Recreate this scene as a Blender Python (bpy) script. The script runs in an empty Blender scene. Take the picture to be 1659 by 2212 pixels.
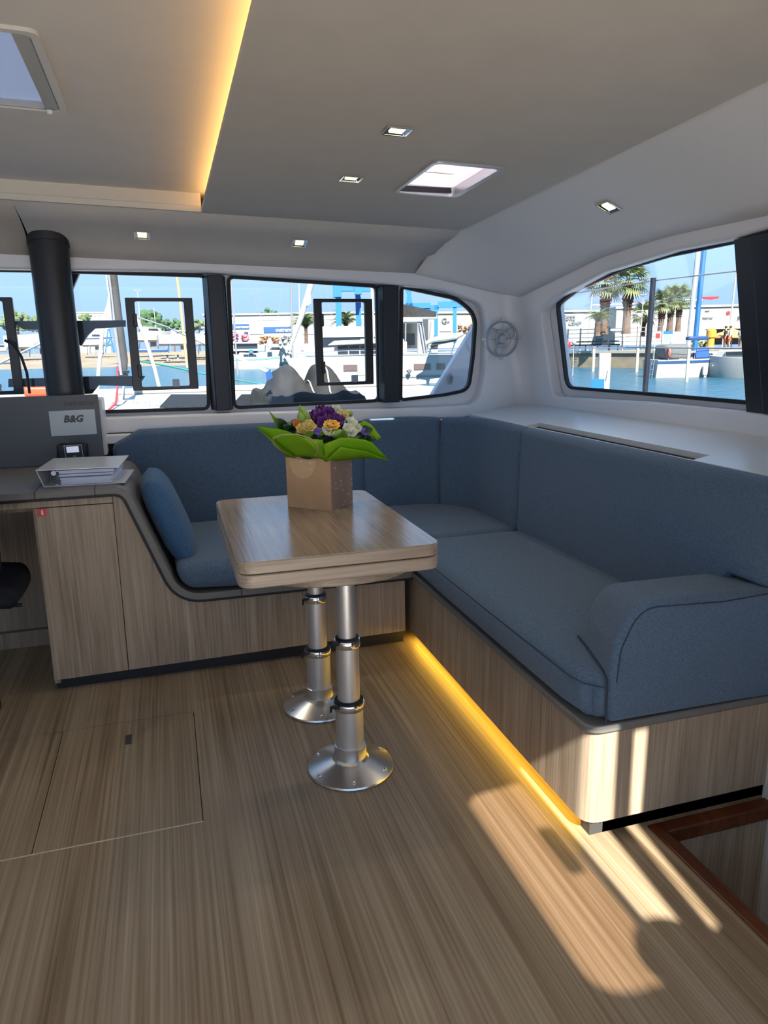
import bpy, bmesh, math, random
from mathutils import Vector, Matrix
from mathutils.geometry import tessellate_polygon

random.seed(4)
PI = math.pi
SC = bpy.context.scene
COL = SC.collection

# ------------------------------------------------------------------ camera
FPX, CX, CY, EYE = 1544.3, 829.5, 1106.0, 1.25
yaw, pit, rol = (math.radians(a) for a in (16.646, 12.982, -0.936))
fwd = Vector((math.sin(yaw)*math.cos(pit), math.cos(yaw)*math.cos(pit), -math.sin(pit)))
r0 = Vector((math.cos(yaw), -math.sin(yaw), 0)); u0 = r0.cross(fwd)
rgt = math.cos(rol)*r0 + math.sin(rol)*u0
upv = -math.sin(rol)*r0 + math.cos(rol)*u0
cd = bpy.data.cameras.new('camera'); cam = bpy.data.objects.new('camera', cd); COL.objects.link(cam)
m = Matrix((rgt, upv, -fwd)).transposed().to_4x4(); m.translation = (0, 0, EYE)
cam.matrix_world = m
cd.sensor_fit = 'HORIZONTAL'; cd.sensor_width = 36; cd.lens = 36*FPX/1659
cd.clip_start = .02; cd.clip_end = 2000
SC.camera = cam

# ------------------------------------------------------------------ world, sun, exposure
w = bpy.data.worlds.new('sky'); SC.world = w; w.use_nodes = True
nt = w.node_tree; nt.nodes.clear()
tc = nt.nodes.new('ShaderNodeTexCoord'); sx = nt.nodes.new('ShaderNodeSeparateXYZ')
rp = nt.nodes.new('ShaderNodeValToRGB'); bg = nt.nodes.new('ShaderNodeBackground'); wo = nt.nodes.new('ShaderNodeOutputWorld')
nt.links.new(tc.outputs['Generated'], sx.inputs[0]); nt.links.new(sx.outputs['Z'], rp.inputs[0])
nt.links.new(rp.outputs[0], bg.inputs[0]); nt.links.new(bg.outputs[0], wo.inputs[0])
e = rp.color_ramp.elements
e[0].position = 0.0; e[0].color = (.29, .42, .66, 1)
e[1].position = 1.0; e[1].color = (.20, .40, .78, 1)
k = e.new(.13); k.color = (.34, .54, .84, 1)
bg.inputs[1].default_value = 1.0
SUN_EL, SUN_AZ = math.radians(42), math.radians(5.6)
sdir = Vector((math.sin(SUN_AZ)*math.cos(SUN_EL), math.cos(SUN_AZ)*math.cos(SUN_EL), -math.sin(SUN_EL)))
sl = bpy.data.lights.new('sun', 'SUN'); so = bpy.data.objects.new('sun', sl); COL.objects.link(so)
sl.energy = 11; sl.angle = math.radians(.45); sl.color = (1, .93, .80)
so.rotation_euler = sdir.to_track_quat('-Z', 'Y').to_euler(); so.location = (0, -20, 20)
vs = SC.view_settings
vs.view_transform = 'Standard'; vs.look = 'None'; vs.exposure = 0.8; vs.gamma = 1; vs.use_curve_mapping = False
SC.cycles.max_bounces = 12; SC.cycles.diffuse_bounces = 8; SC.cycles.transparent_max_bounces = 16
SC.cycles.sample_clamp_indirect = 6; SC.cycles.caustics_reflective = False; SC.cycles.caustics_refractive = False

# ------------------------------------------------------------------ pixel -> place helpers (1659 x 2212 frame)
def ray(px, py): return fwd + rgt*((px-CX)/FPX) - upv*((py-CY)/FPX)
ORI = Vector((0, 0, EYE))
def at(px, py, D):                       # the point at horizontal distance D
    d = ray(px, py); return ORI + d*(D/math.hypot(d.x, d.y))
def atz(px, py, z): d = ray(px, py); return ORI + d*((z-EYE)/d.z)
def aty(px, py, Y): d = ray(px, py); return ORI + d*(Y/d.y)
def atpl(px, py, n, c):                  # plane n.p = c
    d = ray(px, py); n = Vector(n); return ORI + d*((c-n.dot(ORI))/n.dot(d))

# ------------------------------------------------------------------ materials
MATS = {}
def srgb(r, g, b): return tuple(((c/255)/12.92 if c/255 <= .04045 else ((c/255+.055)/1.055)**2.4) for c in (r, g, b)) + (1,)
def mat(name, col, rough=.6, metal=0, spec=.5, emit=None, estr=0, coat=0, noise=0, nscale=20, bump=0, bscale=200, stretch=(1, 1, 1), sheen=0):
    if name in MATS: return MATS[name]
    M = bpy.data.materials.new(name); M.use_nodes = True; MATS[name] = M
    t = M.node_tree; b = t.nodes['Principled BSDF']
    b.inputs['Base Color'].default_value = col; b.inputs['Roughness'].default_value = rough
    b.inputs['Metallic'].default_value = metal; b.inputs['Specular IOR Level'].default_value = spec
    b.inputs['Coat Weight'].default_value = coat; b.inputs['Sheen Weight'].default_value = sheen
    if emit: b.inputs['Emission Color'].default_value = emit; b.inputs['Emission Strength'].default_value = estr
    if noise or bump:
        c = t.nodes.new('ShaderNodeTexCoord'); mp = t.nodes.new('ShaderNodeMapping'); mp.inputs['Scale'].default_value = stretch
        t.links.new(c.outputs['Object'], mp.inputs[0])
    if noise:
        n = t.nodes.new('ShaderNodeTexNoise'); n.inputs['Scale'].default_value = nscale; n.inputs['Detail'].default_value = 4
        t.links.new(mp.outputs[0], n.inputs[0])
        r = t.nodes.new('ShaderNodeValToRGB')
        lo = tuple(max(0, x*(1-noise)) for x in col[:3])+(1,); hi = tuple(min(1, x*(1+noise)) for x in col[:3])+(1,)
        r.color_ramp.elements[0].position = .3; r.color_ramp.elements[0].color = lo
        r.color_ramp.elements[1].position = .7; r.color_ramp.elements[1].color = hi
        t.links.new(n.outputs[0], r.inputs[0]); t.links.new(r.outputs[0], b.inputs['Base Color'])
    if bump:
        n = t.nodes.new('ShaderNodeTexNoise'); n.inputs['Scale'].default_value = bscale; n.inputs['Detail'].default_value = 3
        t.links.new(mp.outputs[0], n.inputs[0])
        bp = t.nodes.new('ShaderNodeBump'); bp.inputs['Strength'].default_value = bump; bp.inputs['Distance'].default_value = .004
        t.links.new(n.outputs[0], bp.inputs['Height']); t.links.new(bp.outputs[0], b.inputs['Normal'])
    return M
def wood(name, cols, s1, s2, rough=.45, warp=.0, spec=.4):
    """streaked laminate: cols dark..light, s1 broad streak scale vector, s2 fine grain scale vector"""
    M = bpy.data.materials.new(name); M.use_nodes = True; MATS[name] = M
    t = M.node_tree; b = t.nodes['Principled BSDF']; b.inputs['Roughness'].default_value = rough; b.inputs['Specular IOR Level'].default_value = spec
    c = t.nodes.new('ShaderNodeTexCoord')
    def nz(sc, det, dist=0):
        mp = t.nodes.new('ShaderNodeMapping'); mp.inputs['Scale'].default_value = sc
        n = t.nodes.new('ShaderNodeTexNoise'); n.inputs['Scale'].default_value = 1; n.inputs['Detail'].default_value = det
        n.inputs['Distortion'].default_value = dist
        t.links.new(c.outputs['Object'], mp.inputs[0]); t.links.new(mp.outputs[0], n.inputs[0]); return n
    a = nz(s1, 3, warp); f = nz(s2, 3, warp*.5)
    mx = t.nodes.new('ShaderNodeMix'); mx.data_type = 'FLOAT'; mx.inputs[0].default_value = .55
    t.links.new(a.outputs[0], mx.inputs[2]); t.links.new(f.outputs[0], mx.inputs[3])
    r = t.nodes.new('ShaderNodeValToRGB')
    ps = [.33, .45, .55, .68]; el = r.color_ramp.elements
    el[0].position = ps[0]; el[0].color = cols[0]; el[1].position = ps[3]; el[1].color = cols[3]
    for i in (1, 2): q = el.new(ps[i]); q.color = cols[i]
    t.links.new(mx.outputs[0], r.inputs[0]); t.links.new(r.outputs[0], b.inputs['Base Color'])
    bp = t.nodes.new('ShaderNodeBump'); bp.inputs['Strength'].default_value = .12; bp.inputs['Distance'].default_value = .002
    t.links.new(f.outputs[0], bp.inputs['Height']); t.links.new(bp.outputs[0], b.inputs['Normal'])
    return M
def glass(name, tint=(1, 1, 1), refl=1.0):
    M = bpy.data.materials.new(name); M.use_nodes = True; MATS[name] = M
    t = M.node_tree; t.nodes.clear()
    o = t.nodes.new('ShaderNodeOutputMaterial'); mx = t.nodes.new('ShaderNodeMixShader')
    tr = t.nodes.new('ShaderNodeBsdfTransparent'); gl = t.nodes.new('ShaderNodeBsdfGlossy')
    fr = t.nodes.new('ShaderNodeLayerWeight'); pw = t.nodes.new('ShaderNodeMath'); pw.operation = 'POWER'; pw.inputs[1].default_value = 4
    ma = t.nodes.new('ShaderNodeMath'); ma.operation = 'MULTIPLY_ADD'; ma.inputs[1].default_value = .6; ma.inputs[2].default_value = .03
    t.links.new(fr.outputs['Facing'], pw.inputs[0]); t.links.new(pw.outputs[0], ma.inputs[0])
    tr.inputs[0].default_value = tint+(1,); gl.inputs['Roughness'].default_value = 0.02; gl.inputs['Color'].default_value = (refl, refl, refl, 1)
    t.links.new(ma.outputs[0], mx.inputs[0]); t.links.new(tr.outputs[0], mx.inputs[1]); t.links.new(gl.outputs[0], mx.inputs[2])
    t.links.new(mx.outputs[0], o.inputs[0]); return M
def translucent(name, col):
    M = bpy.data.materials.new(name); M.use_nodes = True; MATS[name] = M
    t = M.node_tree; t.nodes.clear()
    o = t.nodes.new('ShaderNodeOutputMaterial'); mx = t.nodes.new('ShaderNodeMixShader'); mx.inputs[0].default_value = .5
    d = t.nodes.new('ShaderNodeBsdfDiffuse'); tl = t.nodes.new('ShaderNodeBsdfTranslucent')
    d.inputs[0].default_value = col; tl.inputs[0].default_value = col
    t.links.new(d.outputs[0], mx.inputs[1]); t.links.new(tl.outputs[0], mx.inputs[2]); t.links.new(mx.outputs[0], o.inputs[0]); return M

FLOOR = wood('floor_oak', [(.15, .105, .062, 1), (.245, .182, .115, 1), (.315, .248, .168, 1), (.41, .34, .245, 1)], (9, .5, 3), (120, 1.1, 20), .42, .3)
OAK = wood('cabinet_oak', [(.22, .165, .115, 1), (.31, .245, .18, 1), (.375, .305, .23, 1), (.45, .375, .29, 1)], (26, 26, 1.6), (150, 150, 3.2), .5)
OAKT = wood('table_oak', [(.25, .19, .135, 1), (.33, .26, .195, 1), (.40, .325, .25, 1), (.48, .40, .32, 1)], (1.6, 22, 22), (3.2, 150, 150), .28, 0, .5)
OAKTT = wood('tabletop_oak', [(.22, .16, .11, 1), (.285, .215, .155, 1), (.33, .26, .19, 1), (.39, .31, .24, 1)], (26, 1.6, 22), (160, 4, 150), .2, 0, .9)
MAHOG = wood('mahogany', [(.06, .018, .008, 1), (.10, .03, .013, 1), (.14, .045, .02, 1), (.19, .065, .03, 1)], (8, 2, 8), (60, 4, 60), .35)
FABRIC = mat('blue_fabric', (.095, .150, .230, 1), .9, spec=.15, noise=.22, nscale=140, bump=.5, bscale=420, stretch=(1, 1, 2.2), sheen=.15)
PILLOWF = mat('pillow_fabric', (.055, .135, .26, 1), .9, spec=.15, noise=.22, nscale=150, bump=.5, bscale=420, sheen=.15)
SEAM = mat('seam_thread', (.03, .045, .07, 1), .9)
GRP = mat('white_gelcoat', (.80, .79, .80, 1), .35, spec=.5)
CEIL = mat('ceiling_vinyl', (.55, .525, .485, 1), .75, spec=.2, noise=.03, nscale=8)
CEILW = mat('coffer_vinyl', (.66, .645, .62, 1), .75, spec=.2, noise=.02, nscale=8)
CREAM = mat('cream_riser', (.72, .67, .57, 1), .6)
GREYT = mat('grey_laminate', (.16, .157, .152, 1), .5)
GREYP = mat('grey_panel', (.115, .122, .132, 1), .5)
BLACK = mat('black_satin', (.012, .013, .016, 1), .35)
NAVY = mat('black_navy_pillar', (.012, .014, .022, 1), .4)
RUBBER = mat('black_rubber', (.008, .008, .009, 1), .6)
KICK = mat('kick_black', (.012, .014, .018, 1), .4)
STEEL = mat('brushed_steel', (.72, .72, .71, 1), .26, metal=.92)
ALU = mat('satin_aluminium', (.70, .71, .72, 1), .38, metal=.8)
CHROME = mat('chrome', (.85, .84, .82, 1), .06, metal=1)
WHITEP = mat('white_paper', (.72, .74, .76, 1), .7)
GLASS = glass('clear_glass', (.96, .98, .98), .8)

# ------------------------------------------------------------------ geometry builder
ORG = {}
class G:
    def __init__(s): s.v = []; s.f = []
    def add(s, vs, fs):
        n = len(s.v); s.v += [Vector(p) for p in vs]; s.f += [tuple(i+n for i in f) for f in fs]; return s
    def box(s, x0, x1, y0, y1, z0, z1, M=None):
        p = [Vector((x, y, z)) for z in (z0, z1) for y in (y0, y1) for x in (x0, x1)]
        if M: p = [M @ q for q in p]
        return s.add(p, [(0, 2, 3, 1), (4, 5, 7, 6), (0, 1, 5, 4), (2, 6, 7, 3), (0, 4, 6, 2), (1, 3, 7, 5)])
    def prism(s, poly, a, b, ax='z', M=None):
        mp = {'z': lambda u, v, w: (u, v, w), 'y': lambda u, v, w: (u, w, v), 'x': lambda u, v, w: (w, u, v)}[ax]
        n = len(poly); p = [Vector(mp(u, v, a)) for u, v in poly]+[Vector(mp(u, v, b)) for u, v in poly]
        if M: p = [M @ q for q in p]
        return s.add(p, [tuple(range(n))[::-1], tuple(range(n, 2*n))]+[(i, (i+1) % n, (i+1) % n+n, i+n) for i in range(n)])
    def holed(s, outer, holes, a, b, fn, lip=0):
        """flat plate with holes: outline in (u,v), thickness a..b, fn(u,v,w)->xyz; lip rounds the hole edges on side a"""
        big = [grow(h, lip) for h in holes] if lip else holes
        for w_, L_ in ((a, [outer]+big), (b, [outer]+holes)):
            tri = tessellate_polygon([[Vector((u, v, 0)) for u, v in L] for L in L_])
            s.add([fn(u, v, w_) for L in L_ for u, v in L], [tuple(t) if w_ == a else tuple(t[::-1]) for t in tri])
        sg = 1 if b > a else -1
        for i, L in enumerate([outer]+holes):
            st = [(L, a), (L, b)]
            if i and lip: st = [(grow(L, lip*(1-math.sin(q))) if q < 1.5 else L, a+sg*lip*(1-math.cos(q))) for q in (0, .4, .8, 1.2, PI/2)]+[(L, b)]
            s.ring([[Vector(fn(u, v, w_)) for u, v in P_] for P_, w_ in st], cap=False)
        return s
    def ring(s, cs, cap=True, closed=False):
        """loft through rings (lists of points)"""
        n = len(cs[0]); vs = [p for c in cs for p in c]; fs = []
        K = len(cs)
        for k in range(K if closed else K-1):
            k2 = (k+1) % K
            fs += [(k*n+i, k*n+(i+1) % n, k2*n+(i+1) % n, k2*n+i) for i in range(n)]
        if cap and not closed: fs += [tuple(range(n))[::-1], tuple(range((K-1)*n, K*n))]
        return s.add(vs, fs)
    def tube(s, path, r, n=8, closed=False):
        P = [Vector(p) for p in path]; K = len(P); cs = []; prev = None
        for i, p in enumerate(P):
            if closed: t = P[(i+1) % K]-P[i-1]
            else: t = P[min(i+1, K-1)]-P[max(i-1, 0)]
            t.normalize()
            a = prev if prev is not None else (Vector((0, 0, 1)) if abs(t.z) < .9 else Vector((1, 0, 0)))
            a = (a-t*a.dot(t)).normalized(); prev = a; b = t.cross(a)
            rr = r[i] if isinstance(r, (list, tuple)) else r
            cs.append([p+(a*math.cos(q)+b*math.sin(q))*rr for q in (2*PI*j/n for j in range(n))])
        return s.ring(cs, closed=closed)
    def lathe(s, prof, n=24, M=None, c=(0, 0, 0)):
        cs = [[Vector((c[0]+r*math.cos(2*PI*j/n), c[1]+r*math.sin(2*PI*j/n), c[2]+z)) for j in range(n)] for r, z in prof]
        if M: cs = [[M @ p for p in c_] for c_ in cs]
        return s.ring(cs)
    def grid(s, fn, nu, nv):
        vs = [fn(i/nu, j/nv) for j in range(nv+1) for i in range(nu+1)]
        return s.add(vs, [(j*(nu+1)+i, j*(nu+1)+i+1, (j+1)*(nu+1)+i+1, (j+1)*(nu+1)+i) for j in range(nv) for i in range(nu)])
    def rbox(s, x0, x1, y0, y1, z0, z1, r=.03, seg=3, div=6, puff=0, fn=None):
        """rounded (cushion) box with optional swelling and a mapping fn"""
        h = Vector(((x1-x0)/2, (y1-y0)/2, (z1-z0)/2)); c = Vector(((x0+x1)/2, (y0+y1)/2, (z0+z1)/2))
        r = min(r, min(h)*.98)
        def ticks(a):
            ed = [math.tan(PI/4*i/seg) for i in range(seg+1)]      # 0..1 across the rounded band
            inn = a-r; L = [-a+r*(1-q) for q in ed[::-1]]
            L += [-inn+2*inn*i/div for i in range(1, div)]
            return L+[inn+r*q for q in ed]
        T = [ticks(q) for q in h]; idx = {}; vs = []; fs = []
        def vert(p):
            key = tuple(round(q, 6) for q in p)
            if key in idx: return idx[key]
            inn = Vector([max(-h[i]+r, min(h[i]-r, p[i])) for i in range(3)]); d = Vector(p)-inn
            q = inn+(d.normalized()*r if d.length > 1e-9 else d)
            if puff:
                u = [q[i]/h[i] for i in range(3)]
                for i in range(3):
                    a_, b_ = [j for j in range(3) if j != i]
                    if abs(u[i]) > .5: q[i] += math.copysign(puff*(1-u[a_]**2)*(1-u[b_]**2)*((abs(u[i])-.5)*2), u[i])
            q = q+c
            vs.append(Vector(fn(*q)) if fn else q); idx[key] = len(vs)-1; return idx[key]
        for ax in range(3):
            a_, b_ = [(1, 2), (2, 0), (0, 1)][ax]
            for sg in (-1, 1):
                A, B_ = T[a_], T[b_]
                for i in range(len(A)-1):
                    for j in range(len(B_)-1):
                        q = []
                        for (ii, jj) in ((i, j), (i+1, j), (i+1, j+1), (i, j+1)):
                            p = [0, 0, 0]; p[ax] = sg*h[ax]; p[a_] = A[ii]; p[b_] = B_[jj]; q.append(vert(p))
                        if sg < 0: q = q[::-1]
                        fs.append(tuple(q))
        return s.add(vs, fs)
    def build(s, name, m, parent=None, smooth=35, bevel=0, seg=2, solid=0, subd=0, fix=True):
        me = bpy.data.meshes.new(name)
        o0 = ORG.get(parent.name, Vector()) if parent else Vector()
        me.from_pydata([tuple(p-o0) for p in s.v], [], s.f)
        if fix:
            b = bmesh.new(); b.from_mesh(me); bmesh.ops.remove_doubles(b, verts=b.verts, dist=1e-6); bmesh.ops.recalc_face_normals(b, faces=b.faces); b.to_mesh(me); b.free()
        me.materials.append(m)
        if smooth:
            me.polygons.foreach_set('use_smooth', [True]*len(me.polygons)); me.set_sharp_from_angle(angle=math.radians(smooth))
        o = bpy.data.objects.new(name, me); COL.objects.link(o)
        if parent: o.parent = parent; ORG[o.name] = o0
        if solid: q = o.modifiers.new('s', 'SOLIDIFY'); q.thickness = solid; q.offset = 0
        if subd: q = o.modifiers.new('d', 'SUBSURF'); q.levels = subd; q.render_levels = subd
        if bevel: q = o.modifiers.new('b', 'BEVEL'); q.width = bevel; q.segments = seg; q.limit_method = 'ANGLE'; q.angle_limit = math.radians(40)
        return o
def tag(o, label=None, cat=None, group=None, kind=None):
    if label: o['label'] = label
    if cat: o['category'] = cat
    if group: o['group'] = group
    if kind: o['kind'] = kind
    return o
def thing(name, label, cat, loc=(0, 0, 0), group=None, kind=None):
    o = bpy.data.objects.new(name, None); COL.objects.link(o); o.location = loc; o.empty_display_size = .05
    ORG[o.name] = Vector(loc); return tag(o, label, cat, group, kind)
def struct(o, label=None): return tag(o, label, None, None, 'structure')
def text(body, size, m, M, parent=None, name='lettering', ext=.0006, align='CENTER', shear=0, bold=.012):
    c = bpy.data.curves.new(name, 'FONT'); c.body = body; c.size = size; c.extrude = ext; c.align_x = align; c.align_y = 'CENTER'; c.shear = shear
    c.resolution_u = 2; c.offset = bold*size
    t = bpy.data.objects.new('t', c); COL.objects.link(t); dg = bpy.context.evaluated_depsgraph_get()
    me = bpy.data.meshes.new_from_object(t.evaluated_get(dg)); bpy.data.objects.remove(t); me.name = name
    me.materials.clear(); me.materials.append(m)
    o0 = ORG.get(parent.name, Vector()) if parent else Vector()
    me.transform(Matrix.Translation(-o0) @ M)
    o = bpy.data.objects.new(name, me); COL.objects.link(o)
    if parent: o.parent = parent; ORG[o.name] = o0
    return o
def frame(o, x, y, z): M = Matrix((Vector(x).normalized(), Vector(y).normalized(), Vector(z).normalized())).transposed().to_4x4(); M.translation = Vector(o); return M
def copy_tree(o, loc, rotz=None, label=None, group=None):
    c = o.copy(); COL.objects.link(c); c.location = loc; ORG[c.name] = Vector(loc)
    if rotz is not None: c.rotation_euler = (0, 0, rotz)
    if label: c['label'] = label
    if group: c['group'] = group
    for ch in o.children:
        d = ch.copy(); COL.objects.link(d); d.parent = c
        for g in ch.children:
            q = g.copy(); COL.objects.link(q); q.parent = d
    return c
def rpoly(pts, seg=5):
    """polygon with filleted corners; pts = (u, v, radius)"""
    out = []; n = len(pts)
    for i in range(n):
        p = Vector(pts[i][:2]); r = pts[i][2] if len(pts[i]) > 2 else 0
        if r <= 0: out.append((p.x, p.y)); continue
        a = (Vector(pts[i-1][:2])-p); b = (Vector(pts[(i+1) % n][:2])-p)
        la, lb = a.length, b.length; a.normalize(); b.normalize()
        ang = a.angle(b); t = min(r/math.tan(ang/2), la*.49, lb*.49)
        p0, p1 = p+a*t, p+b*t
        for k in range(seg+1):
            q = k/seg; z = p0.lerp(p, q).lerp(p.lerp(p1, q), q); out.append((z.x, z.y))
    return out
def rrect(x0, x1, y0, y1, r, seg=5): return rpoly([(x0, y0, r), (x1, y0, r), (x1, y1, r), (x0, y1, r)], seg)
def offs(path, d):
    """offset an open 2-D polyline to its right side by d"""
    P = [Vector(p) for p in path]; out = []
    for i, p in enumerate(P):
        t = (P[min(i+1, len(P)-1)]-P[max(i-1, 0)]).normalized(); out.append((p.x+t.y*d, p.y-t.x*d))
    return out
def fillet_path(pts, seg=7):
    out = []
    for i, q in enumerate(pts):
        p = Vector(q[:2]); t = q[2] if len(q) > 2 else 0
        if t == 0: out.append((p.x, p.y)); continue
        a = (Vector(pts[i-1][:2])-p).normalized(); b = (Vector(pts[i+1][:2])-p).normalized()
        for k in range(seg+1):
            u = k/seg; z = (p+a*t).lerp(p, u).lerp(p.lerp(p+b*t, u), u); out.append((z.x, z.y))
    return out
def grow(poly, d):
    P = [Vector(p) for p in poly]; n = len(P); o = []
    sg = 1 if sum(P[i-1].x*P[i].y-P[i].x*P[i-1].y for i in range(n)) > 0 else -1
    for i in range(n):
        t = (P[(i+1) % n]-P[i-1]).normalized(); q = Vector((t.y, -t.x))*sg
        o.append(tuple(P[i]+q*d))
    return o
#--SHELL--
# ================================================================== THE CABIN SHELL
def zc(x, y): return 1.80 + .018*(3.22-y) - .029*(x-.2)

# ---- floor: oak laminate with a lift-out hatch
HX0, HX1, HY0, HY1 = -1.3, .006, 1.780, 2.420
g = G()
SX, SY = 1.130, 1.392                     # stairwell edge
for x0, x1, y0, y1 in [(-2.3, HX0, -1.6, 3.6), (HX0, HX1, -1.6, HY0), (HX0, HX1, HY1, 3.6), (HX1, SX, -1.6, 3.6), (SX, 2.0, SY, 3.6)]:
    g.box(x0, x1, y0, y1, -.03, 0)
FL = struct(g.build('floor', FLOOR, smooth=0), 'oak laminate cabin floor with long streaked grain')
XS = -.423
for x0, x1 in ((HX0+.002, XS-.0012), (XS+.0012, HX1-.002)):
    g = G().box(x0, x1, HY0+.005, HY1-.002, -.03, -.0005)
    p = g.build('hatch_panel', FLOOR, FL, smooth=0, bevel=.0008, seg=1)
    if x1 > 0:
        pl = G().prism(rrect(-.2185, -.1985, 2.262, 2.322, .003, 2), -.002, .0012).build('finger_pull', mat('pull_grey', (.07, .065, .055, 1), .45), p)
        tag(pl, 'small grey recessed pull')
G().box(HX0, HX1, HY0+.0005, HY0+.0042, -.02, .0008).build('edge_strip', mat('pale_edge', (.62, .52, .40, 1), .5), FL, smooth=0)
G().box(HX0, HX1+.0, HY1-.002, HY1, -.02, -.006).build('edge_gap', RUBBER, FL, smooth=0)

G().box(HX0-.05, HX1+.05, HY0-.05, HY1+.05, -.045, -.033).build('hatch_backing', RUBBER, FL, smooth=0)  # dark plate added under the hatch to block light through the gap
# ---- stairwell down to the hull, with mahogany nosing
g = G().box(SX, SX+.035, -1.6, SY, -.035, .006).box(SX+.035, 1.56, SY-.04, SY+.0, -.035, .006)
struct(g.build('trim_1', MAHOG, bevel=.004), 'dark mahogany nosing around the stairwell')
g = G().box(1.155, 2.0, 1.372, 1.392, -1.0, -.035)
struct(g.build('wall_stairwell', OAK, smooth=0), 'wood lining of the stairwell')
g = G().box(1.15, 2.0, -1.6, 1.38, -.55, -.52)
struct(g.build('floor_stairwell', FLOOR, smooth=0), 'lower floor of the stairwell')
g = G().box(1.135, 1.155, -1.6, 1.372, -.55, -.03)
struct(g.build('wall_stairwell_side', OAK, smooth=0), 'inner side of the stairwell')

g = G().box(1.60, 1.64, -1.6, 1.38, -.55, .33).box(1.16, 1.60, .30, .33, -.52, .0)
struct(g.build('wall_stairwell_outer', OAK, smooth=0), 'outer stairwell side added out of view to darken it')  # outer and aft sides added out of view to keep the stairwell dark
# ---- front wall: lining with one long rounded window recess
hole = rpoly([(-1.45, .962, .04), (.295, .952, 0), (1.34, .940, .3), (1.590, .945, .09), (1.627, 1.10, .2), (1.630, 1.36, .2), (1.600, 1.462, .09), (1.38, 1.528, .3), (1.0, 1.560, .3), (.2, 1.598, 0), (-1.45, 1.602, .04)], 6)
out = [(-2.3, -.0), (1.90, -.0), (1.90, 1.72), (-2.3, 1.78)]
g = G().holed(out, [hole], 3.52, 3.60, lambda u, v, q: (u, q, v), .014)
struct(g.build('wall_front', GRP, smooth=40), 'white moulded front wall around the windows')
# window panes set in black rubber
W0 = rpoly([(-1.40, .985, .03), (-.47, .985, .03), (-.47, 1.594, .03), (-1.40, 1.596, .03)])
W1 = rpoly([(-.40, .985, .03), (.187, .981, .02), (.214, 1.581, .02), (-.40, 1.593, .03)])
W2 = rpoly([(.325, .981, .02), (1.050, .988, .02), (1.048, 1.541, .02), (.335, 1.578, .02)])
W3 = rpoly([(1.184, .988, .01), (1.423, 1.006, .2), (1.553, 1.026, .06), (1.577, 1.20, .3), (1.590, 1.405, .11), (1.487, 1.482, .2), (1.195, 1.537, .01)], 7)
WIN = []
for i, Wp in enumerate((W0, W1, W2, W3)):
    wn = thing('window_%d' % (i+1), None, None, (sum(p[0] for p in Wp)/len(Wp), 3.6, min(p[1] for p in Wp)), kind='structure')
    G().holed(grow(Wp, .016), [Wp], 3.588, 3.612, lambda u, v, q: (u, q, v)).build('window_frame', RUBBER, wn, smooth=0)
    G().prism(grow(Wp, .004), 3.600, 3.604, 'y').build('pane', GLASS, wn, smooth=0)
    WIN.append(wn)
out = [(-2.3, .3), (2.0, .3), (2.0, 1.95), (-2.3, 1.95)]
g = G().holed(out, [grow(p, .012) for p in (W0, W1, W2, W3)], 3.604, 3.634, lambda u, v, q: (u, q, v))
struct(g.build('wall_front_outer', GRP, smooth=0), 'outer skin of the cabin front')
# opening portlights bonded into the panes: black frame with hinges and catch
def portlight(wn, x0, x1, z0, z1, label):
    pf = G().holed([(x0, z0), (x1, z0), (x1, z1), (x0, z1)], [rrect(x0+.040, x1-.040, z0+.016, z1-.016, .008, 3)], 3.574, 3.598, lambda u, v, q: (u, q, v)).build('portlight_frame', BLACK, wn, smooth=0, bevel=.003)
    tag(pf, label)
    G().box(x0+.028, x0+.046, 3.562, 3.576, z0+.33*(z1-z0)+.15, z0+.33*(z1-z0)+.21).build('hinge', BLACK, pf, bevel=.004)
    G().box(x0+.028, x0+.046, 3.562, 3.576, z0+.06, z0+.12).build('hinge', BLACK, pf, bevel=.004)
    G().prism(rrect((x0+x1)/2+.03, (x0+x1)/2+.062, z0+.014, z0+.050, .006, 3), 3.560, 3.576, 'y').build('catch', mat('clear_catch', (.35, .42, .5, 1), .2), pf)
portlight(WIN[1], -.143, .154, 1.070, 1.488, 'black frame of the opening pane left of the pillar')
portlight(WIN[2], .728, 1.026, 1.066, 1.486, 'black frame of the opening pane behind the bouquet')
portlight(WIN[0], -.905, -.608, 1.070, 1.488, 'black frame of the opening pane at the picture edge')
for i, (a, b, z0, z1) in enumerate([(.205, .313, .966, 1.586), (1.050, 1.168, .972, 1.550)]):
    g = G().prism([(a, 3.60), (a+.022, 3.535), (b-.016, 3.535), (b, 3.60)], z0, z1, 'z')
    struct(g.build('trim_%d' % (i+2), NAVY, bevel=.004), ('black pillar between the two left windows', 'black pillar beside the curved corner window')[i])
struct(G().box(-.475, -.395, 3.55, 3.6, .96, 1.60).build('trim_4', NAVY, bevel=.004), 'black pillar behind the mast post')

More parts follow.
